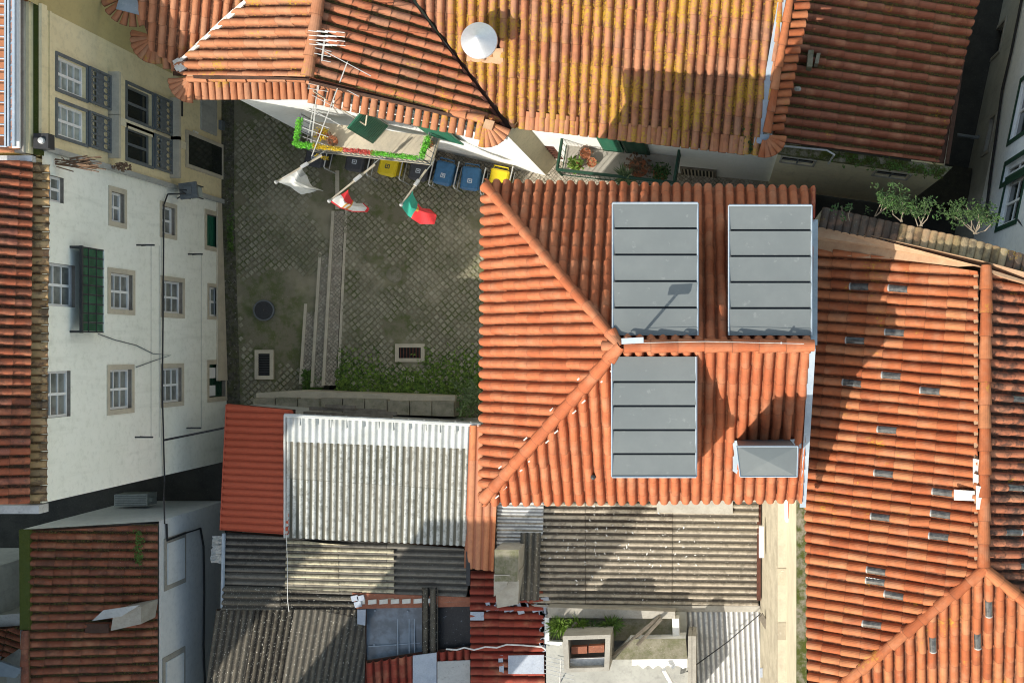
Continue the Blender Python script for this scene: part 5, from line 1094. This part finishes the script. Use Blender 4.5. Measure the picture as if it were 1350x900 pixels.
q = MB(); q.prism([P(577, 797) + UP * .06, P(622, 794) + UP * .06, P(622, 857) + UP * .06, P(577, 864) + UP * .06], .03); q.build('black_sheet', 'black_sheet', r)
q = MB()
for x in (525, 540, 547): q.obox(P(x, 834) + UP * .035, V((.012, 0, 0)), V((0, .75, 0)), UP * .012)
q.obox(P(520, 849) + UP * .03, V((.7, .05, 0)), V((0, .012, 0)), UP * .012); [q.obox(P(x, y) + UP * .04, V((.02, 0, 0)), V((0, .02, 0)), UP * .012) for x, y in ((495, 804), (538, 805), (494, 849), (522, 849))]; q.build('ribs', 'zinc_blue', r)
q = MB(); pr = Plane((557, 776, 3.0), (578, 776, 3.0), (567, 862, 2.75)); field(q, pr, [[(556, 774), (578, 774), (578, 862), (556, 864)]], ((567, 780), (567, 850)), .2, 2, PT, 0, .02, .01, 1, .002, 68); q.build('ridge_strip', 'corr_dark', r)
q = MB(); q.prism([at(464, 781, 2.95), at(620, 787, 2.95), at(620, 799, 2.9), at(470, 802, 2.9)], .25); q.build('brick_course', 'brick', r)
q = MB(); [q.obox(at(476 + 15 * k, 793 - k * .3, 2.93), V((.11, .01, 0)), V((0, .06, 0)), UP * .03) for k in range(7)]; q.build('mortar_patches', 'mortar_w', r)
q = MB(); [q.obox(at(468 + 4 * k, 788 + (k % 2) * 8, 2.98), V((.09, .02, 0)), V((-.02, .07, 0)), UP * .03) for k in range(3)]; q.prism([at(471, 803, 2.9), at(482, 803, 2.9), at(481, 824, 2.88), at(471, 822, 2.88)], .05); q.build('foil_patch', 'patch', r)
s7, r, P = shed('red_tiled_shed', 'shed with a dark red painted tile roof patched with blue grey sheets', ((622, 760, 3.0), (718, 760, 3.0), (622, 900, 3.0)), [(620, 752), (716, 752), (720, 960), (622, 960)], ((700, 830), (640, 829)), .215, .40, PT, 'tile_red', seed=69, rise=.03, thick=.028, jit=.006, deckth=.08)
q = MB(); q.prism([P(671, 862) + UP * .13, P(718, 861) + UP * .13, P(718, 886) + UP * .13, P(671, 886) + UP * .13], .03); q.build('patch_sheet', 'patch', r)
for x, y, w_, h_ in ((621, 805, 18, 11), (658, 862, 6, 9), (659, 874, 6, 12)):
    q = MB(); q.prism([P(x, y) + UP * .1, P(x + w_, y) + UP * .1, P(x + w_, y + h_) + UP * .1, P(x, y + h_) + UP * .1], .03); q.build('patch_sheet', 'patch', r)
rg = random.Random(30); q = MB()
for _ in range(26): c = P(638 + rg.uniform(0, 82), 798 + rg.gauss(0, 3)) + UP * .055; q.obox(c, V((rg.uniform(.05, .1), .02, 0)), V((-.02, rg.uniform(.04, .08), 0)), UP * .02)
for _ in range(20): c = P(716 + rg.gauss(0, 1.5), rg.uniform(800, 860)) + UP * .055; q.obox(c, V((rg.uniform(.03, .06), .01, 0)), V((-.01, rg.uniform(.05, .09), 0)), UP * .02)
q.build('sealant', 'patch', r)
s8, r, P = shed('small_tiled_lean_to', 'small lean-to of red tiles and pale sheets at the bottom edge', ((484, 870, 2.75), (620, 860, 2.8), (500, 900, 2.6)), [(482, 872), (545, 862), (620, 853), (622, 960), (480, 960)], ((540, 866), (541, 900)), .22, .40, PT, 'tile_red', seed=70, rise=.03, thick=.028, jit=.005)
q = MB(); q.prism([P(546, 862) + UP * .14, P(577, 858) + UP * .14, P(577, 960) + UP * .14, P(546, 960) + UP * .14], .04); lab(q.build('patch_sheet', 'patch', r), 'blue grey sheet'); q = MB(); q.prism([P(578, 870) + UP * .12, P(621, 868) + UP * .12, P(621, 960) + UP * .12, P(578, 960) + UP * .12], .04); lab(q.build('patch_sheet', 'lightsheet', r), 'pale stained sheet')
a = at(588, 855, 3.15); pts = [(588, 855), (602, 856), (612, 853), (625, 856), (640, 852), (655, 853), (668, 849), (690, 850), (714, 852), (720, 856)]
cable('cable', [at(x, y, 3.2) for x, y in pts], .022, 'whitecable', 'white wavy cable lying across the red tiled shed roof')
s9, r, P = shed('brown_shed', 'wide shed with a brown corrugated roof speckled white directly below the main house', ((655, 665, 3.5), (1000, 660, 3.5), (655, 795, 3.05)), [(654, 650), (1000, 650), (1000, 800), (700, 794), (654, 770)], ((670, 720), (980, 724)), .18, 2.3, PC, 'corr_brown', seed=71)
q = MB(); Pm = Plane((655, 665, 3.53), (1000, 660, 3.53), (655, 795, 3.08)); field(q, Pm, [[(655, 655), (717, 655), (716, 704), (690, 724), (655, 726)]], ((655, 700), (715, 701)), .1, 2, PC, 0, .012, .01, 1, .001, 72); q.build('steel_sheet', 'corr_metal', r)
q = MB(); Pm = Plane((690, 703, 3.62), (713, 703, 3.62), (700, 790, 3.3)); field(q, Pm, [[(686, 702), (713, 702), (711, 791), (684, 791)]], ((700, 710), (698, 780)), .17, 3, PC, 0, .012, .01, 1, .001, 73); q.build('dark_sheet', 'corr_dark', r)
q = MB(); q.prism([P(866, 652) + UP * .07, P(966, 652) + UP * .07, P(966, 677) + UP * .07, P(866, 675) + UP * .07], .05); q.build('cement_panel', 'concrete', r)
q = MB(); q.prism([P(700, 796) + UP * .05, P(1002, 798) + UP * .05, P(1002, 806) + UP * .03, P(720, 806) + UP * .03], .2); q.build('edge_mortar', 'concrete', r)
rg = random.Random(9); q = MB()
for _ in range(120):
    c = P(min(990, max(712, rg.gauss(810, 70))), rg.gauss(728, 30)) + UP * .05; q.leaves(c, (.01, .01, .005), 1, .07, 0, rg, .1)
struct(q.build('droppings', 'white_paint', r), 'stuff')
# block chimney at the corner of the sheds
cb = thing('block_chimney', 'squat mossy concrete chimney between the red tiled and brown sheds', 'chimney', at(668, 760, 3))
q = MB(); q.down([at(652, 724, 4.5), at(684, 724, 4.5), at(682, 766, 4.3), at(652, 766, 4.3)], 2.8, 0, 1); q.build('stack', ['conc_moss', 'concrete'], cb)
q = MB(); q.prism([at(651, 757, 4.36), at(672, 757, 4.36), at(668, 772, 4.15), at(651, 786, 3.9)], .2); q.down([at(652, 768, 4.1), at(685, 752, 4.2), at(683, 796, 3.5), at(655, 801, 3.5)], 2.9); q.build('shoulder', 'concrete', cb)
# roof terrace with planter, flue box and slabs
tr = thing('roof_terrace', 'small concrete roof terrace with parapets and an overgrown planter bed', 'terrace', at(810, 850, 3))
q = MB(); q.down([at(720, 812, 3.1), at(905, 806, 3.1), at(908, 905, 3.1), at(720, 905, 3.1)], -.1); q.build('floor', 'grey_wall', tr)
q = MB(); q.down([at(722, 800, 3.55), at(890, 806, 3.55), at(890, 815, 3.5), at(722, 814, 3.5)], 3.0); q.build('parapet', 'concrete', tr)
for Q in ([(718, 814), (724, 814), (724, 846), (718, 844)], [(718, 844.5), (742, 846), (740, 851), (718, 848)], [(886, 815), (895, 815), (896, 842), (887, 842)]):
    q = MB(); q.down([at(x, y, 3.5) for x, y in Q], 3.0); lab(q.build('parapet', 'white_wall', tr), 'white rendered edge')
q = MB(); q.down([at(724, 815, 3.3), at(886, 815, 3.3), at(886, 842, 3.3), at(724, 846, 3.3)], 3.0); q.build('planter_bed', 'conc_moss', tr)
q = MB(); q.down([at(806, 869, 3.75), at(830, 842, 3.75), at(904, 841, 3.75), at(906, 868, 3.75)], 3.0, 0, 1); q.build('concrete_slab', ['conc_moss', 'white_wall'], tr)
q = MB(); zz = [(833, 869), (906, 868), (906, 879)] + [(900 - 6.5 * k, 876 if k % 2 else 881) for k in range(10)] + [(833, 877)]; q.prism([at(x, y, 3.72 if y < 872 else 3.5) for x, y in zz], .04); q.build('scalloped_sheet', 'white_paint', tr)
for a_, b_2, r_ in ((at(806, 866, 3.85), at(870, 812, 3.55), .05), (at(742, 842, 3.6), at(760, 820, 3.6), .05), (at(840, 850, 3.85), at(872, 815, 3.7), .045)):
    q = MB(); q.tube([a_, b_2], r_, 4); q.build('timber', 'wood', tr)
fb = thing('flue_box', 'open topped concrete flue box with bricks inside on the roof terrace', 'flue', at(772, 860, 3.2))
zt = 4.5; O4 = [at(742, 838, zt), at(805, 836, zt), at(803, 884, zt), at(744, 886, zt)]; m = sum(O4, V()) / 4; I4 = [p_ + (m - p_) * .22 for p_ in O4]; q = MB()
for k in range(4):
    a, b, c, d = O4[k], O4[(k + 1) % 4], I4[(k + 1) % 4], I4[k]; q.face([a, b, c, d]); 
    q.face([a, b, V((b.x, b.y, 3)), V((a.x, a.y, 3))]); q.face([d, c, V((c.x, c.y, 3.6)), V((d.x, d.y, 3.6))])
q.face([V((p_.x, p_.y, 3.7)) for p_ in I4]); q.build('casing', 'concrete', fb)
q = MB(); q.obox(m + V((-.22, .02, -.35)), V((.2, .01, 0)), V((0, .09, 0)), UP * .1); q.obox(m + V((.22, .05, -.35)), V((.2, .01, 0)), V((0, .09, 0)), UP * .1); q.build('bricks', 'brick', fb)
q = MB(); q.prism([at(748, 868, 4.3), at(800, 866, 4.3), at(798, 884, 4.25), at(750, 884, 4.25)], .1); q.build('metal_flap', 'alu', fb)
rg = random.Random(21)
for k, (x, y, r_, n_, sz, mm, l) in enumerate(((738, 826, .28, 190, .36, 'leaf_lime', 'bright green spiky plant at the left end of the planter bed'), (762, 826, .26, 150, .34, 'leaf_lime', 'fresh green grass tuft beside the bamboo stick in the planter bed'), (782, 826, .26, 160, .16, 'leaf_dark', 'low dark green ground cover in the middle of the planter bed'), (806, 824, .26, 170, .32, 'leaf', 'spiky green plant at the right end of the planter bed'))):
    q = MB(); q.leaves(at(x, y, 3.6), (r_, r_ * .8, .14), n_, sz, 0, rg, spiky=True); tag(q.build('planter_plant', mm), l, 'plant', 'plants in the planter bed')
s10, r, P = shed('tiled_lean_to', 'strip of orange tiles at the bottom edge below the flue box', ((750, 892, 2.9), (890, 892, 2.9), (800, 960, 2.6)), [(752, 890), (892, 888), (892, 960), (752, 960)], ((800, 892), (800, 940)), .21, .40, PT, 'tile_new', seed=75, rise=.03, thick=.028, jit=.005)
q = MB(); q.tube([at(875, 882, 3.9), at(888, 905, 3.4)], .06, 8); tag(q.build('white_pole', 'white_paint'), 'short white pole leaning over the orange tile strip', 'pole')
q = MB(); [q.down([at(x, 838, 4.0), at(x + 5, 838, 4.0), at(x + 5, 930, 4.0), at(x, 930, 4.0)], -.1) for x in (907, 912.5)]; tag(q.build('grey_post', 'concrete'), 'twin grey concrete posts beside the light corrugated roof', 'post')
s11, r, P = shed('light_shed', 'shed with a light grey corrugated steel roof crossed by a cable', ((900, 803, 3.0), (1005, 803, 3.0), (950, 890, 2.8)), [(892, 803), (1004, 800), (1022, 920), (905, 930)], ((950, 805), (954, 890)), .14, 4, PC, 'corr_metal', seed=76)
cable('cable', [at(905, 885, 3.3), at(960, 845, 3.15), at(1003, 808, 3.5)], .015, 'cable', 'thin black cable across the light corrugated roof')
q = MB(); c = at(1007, 818, 4.2); q.obox(c, V((.05, .06, 0)), V((-.08, .14, 0)), UP * .06); tag(q.build('floodlight', 'wood'), 'small brown fixture on the tan party wall', 'fixture')
q = MB()
for k in range(6): q.obox(at(1006 + 5 * k, 886 + 3 * (k % 2), 3.5), V((.09, 0, 0)), V((0, .12, 0)), UP * .03)
tag(q.build('scrap_sheets', 'patch'), 'scraps of grey sheet at the foot of the tan wall', 'scrap')
# bottom aerials
A = at(738, 900, 3.1); B = at(740, 868, 4.4); t3 = thing('tv_aerial', 'low television aerial with thin crossed rods beside the flue box', 'aerial', A); rod(t3, 'mast', A, B, .02)
for k in range(5): c = A.lerp(B, .3 + .17 * k); rod(t3, 'element', c + V((-.42, .08, 0)), c + V((.36, -.1, 0)), .01)
# stone wall between the court and the sheds
sw = thing('stone_wall', 'old ashlar wall with pale coping at the foot of the courtyard', 'wall', at(480, 535, 0))
q = MB(); q.down([at(338, 518, .95), at(390, 515, .95), at(600, 522, .95), at(600, 529, .95), at(338, 524, .95)], -.5); q.build('coping', 'stone', sw)
for k in range(9):
    x = 334 + 29.5 * k; q = MB(); j = random.uniform(-1, 1); q.down([at(x, 524 + k * .5 + j, 1.25), at(x + 28.2, 524.5 + k * .5 + j, 1.25), at(x + 28.2, 541 + k, 1.25), at(x, 540 + k, 1.25)], -.5); q.build('block', 'old_stone', sw)
q = MB()
for k, (x0, y0, x1, y1) in enumerate(((408, 538, 510, 542), (430, 535, 470, 537), (455, 542, 525, 545), (395, 544, 520, 548))): q.obox((at(x0, y0, 2.6) + at(x1, y1, 2.6)) / 2 + UP * .06 * k, (at(x1, y1, 2.6) - at(x0, y0, 2.6)) / 2, V((0, .05, 0)), UP * .02)
tag(q.build('timber_planks', 'wood'), 'pile of grey timber planks along the top edge of the white shed', 'planks')
rg = random.Random(77); bs = thing('bush', 'grey green bush in the corner between the stone wall and the hip roof', 'bush', at(618, 525, .2)); q = MB()
for _ in range(46): q.leaves(at(rg.gauss(617, 9), rg.gauss(524, 11), rg.uniform(.4, 1.7)), (.2, .2, .2), 22, .11, 0 if rg.random() < .65 else 1, rg, spiky=rg.random() < .4)
q.build('foliage', ['leaf_grey', 'leaf'], bs); q = MB(); [q.tube([at(617, 526, 0), at(617 + dx, 524 + dy, 1.2)], .02, 5, r1=.008) for dx, dy in ((-8, -6), (6, 4), (2, -9), (-5, 8))]; q.build('stems', 'twig', bs)
# laundry in the alley
q = MB(); rg = random.Random(2)
for k in range(3):
    c = at(289, 712 + 12 * k, 2.2); N = 5; g2 = [[c + V((-.2 + .1 * i + rg.uniform(-.03, .03), -.12 + .06 * j, rg.uniform(-.06, .06))) for j in range(N)] for i in range(N)]
    for i in range(N - 1):
        for j in range(N - 1): q.face([g2[i][j], g2[i + 1][j], g2[i + 1][j + 1], g2[i][j + 1]])
o = q.build('laundry', 'cloth_white'); o.modifiers.new('thick', 'SOLIDIFY').thickness = .01; tag(o, 'white laundry bundle hanging in the alley beside the striped shed', 'laundry')
# shrubs rooted on the tile coping
for k, ((sx, sy), tips, l) in enumerate((
    ((1118, 292), [(1110, 272, 11.0), (1122, 274, 10.9)], 'tiny weed sprouting from the black coping tiles nearest the main house'),
    ((1156, 285), [(1170, 256, 11.4), (1166, 264, 11.2), (1178, 262, 11.3)], 'small shrub on a single thin stem leaning over the coping tiles'),
    ((1188, 292), [(1190, 266, 11.3), (1176, 276, 11.0), (1195, 272, 11.2)], 'second small shrub on the coping tiles with two thin stems'),
    ((1213, 298), [(1208, 272, 11.2), (1220, 268, 11.4), (1200, 276, 11.1), (1228, 274, 11.2)], 'middle shrub on the coping tiles left of the widest one'),
    ((1286, 308), [(1262, 276, 11.4), (1275, 274, 11.6), (1290, 282, 11.7), (1302, 284, 11.6), (1312, 290, 11.4), (1256, 284, 11.2), (1281, 286, 11.5), (1296, 276, 11.4)], 'widest round crowned shrub growing out of the coping tiles'))):
    b0 = at(sx, sy, 10.4 + .4 * k / 4); t = thing('wall_shrub', l, 'shrub', b0, 'shrubs growing on the coping tiles'); q = MB(); s_ = MB(); rg = random.Random(90 + k)
    for (x, y, z) in tips:
        c = at(x, y, z); s_.tube([b0 + V((rg.uniform(-.05, .05), 0, 0)), b0.lerp(c, .5) + V((rg.uniform(-.08, .08), rg.uniform(-.08, .02), .05)), c], .014, 5, r1=.006)
        for _ in range(8 if k else 3): q.leaves(c + V((rg.gauss(0, .12), rg.gauss(0, .08), rg.gauss(0, .07))), (.1, .1, .08), 11, .075, 0 if rg.random() < .6 else 1, rg)
    q.build('crown', ['leaf_shrub', 'leaf_dark'], t); s_.build('stem', 'twig', t)
bpy.data.objects.remove(tm)
ra_ = thing('ridge_aerial', 'small satellite aerial standing on the orange ridge above the left dormer', 'aerial', p0); rod(ra_, 'mast', p0, p0 + UP * .75 + V((.05, .04, 0)), .028, 'iron_grey'); q = MB(); q.obox(at(834, 449, ZR + .92), V((.19, .01, 0)), V((0, .05, .02)), UP * .03); q.build('panel', 'zinc_blue', ra_)
cable('wire', [at(377, 700, 3.65), at(379, 740, 3.2), at(379, 790, 3.0), at(381, 806, 2.9)], .01, 'whitecable', 'thin pale wire lying across the striped shed from the white shed edge')
#==================================================================== CAMERA, SUN, SKY
cam = bpy.data.cameras.new('camera'); co = bpy.data.objects.new('camera', cam); C.objects.link(co); co.location = (0, 0, H)
cam.sensor_width = 36; cam.lens = 36 * F / 1350; cam.shift_x = (675 - CX) / 1350; cam.shift_y = (CY - 450) / 1350; cam.clip_end = 400; bpy.context.scene.camera = co
EL = math.radians(39.5); az = (.643, .766); S = V((-az[0] * math.cos(EL), -az[1] * math.cos(EL), math.sin(EL)))
sl = bpy.data.lights.new('sun', 'SUN'); sl.energy = 2.8; sl.angle = math.radians(.5); sl.color = (1, .94, .84); so = bpy.data.objects.new('sun', sl); C.objects.link(so); so.rotation_euler = S.to_track_quat('Z', 'Y').to_euler(); so.location = (-10, -10, 40)
sc = bpy.context.scene; w = bpy.data.worlds.new('World'); sc.world = w; w.use_nodes = True; nt = w.node_tree; bg = nt.nodes['Background']
sk = nt.nodes.new('ShaderNodeTexSky'); sk.sky_type = 'NISHITA'; sk.sun_disc = False; sk.sun_elevation = EL; sk.sun_rotation = math.atan2(S.x, S.y); mx = nt.nodes.new('ShaderNodeMix'); mx.data_type = 'RGBA'; mx.blend_type = 'MULTIPLY'; mx.inputs[0].default_value = 1; nt.links.new(sk.outputs[0], mx.inputs[6]); mx.inputs[7].default_value = (1.22, 1.08, .84, 1); nt.links.new(mx.outputs[2], bg.inputs[0]); bg.inputs[1].default_value = .15
sc.view_settings.view_transform = 'Standard'; sc.view_settings.look = 'None'; sc.view_settings.gamma = 1; sc.view_settings.exposure = 0.95
sc.cycles.pixel_filter_type = 'BLACKMAN_HARRIS'; sc.cycles.filter_width = 1.05; sc.cycles.max_bounces = 6; sc.cycles.diffuse_bounces = 4
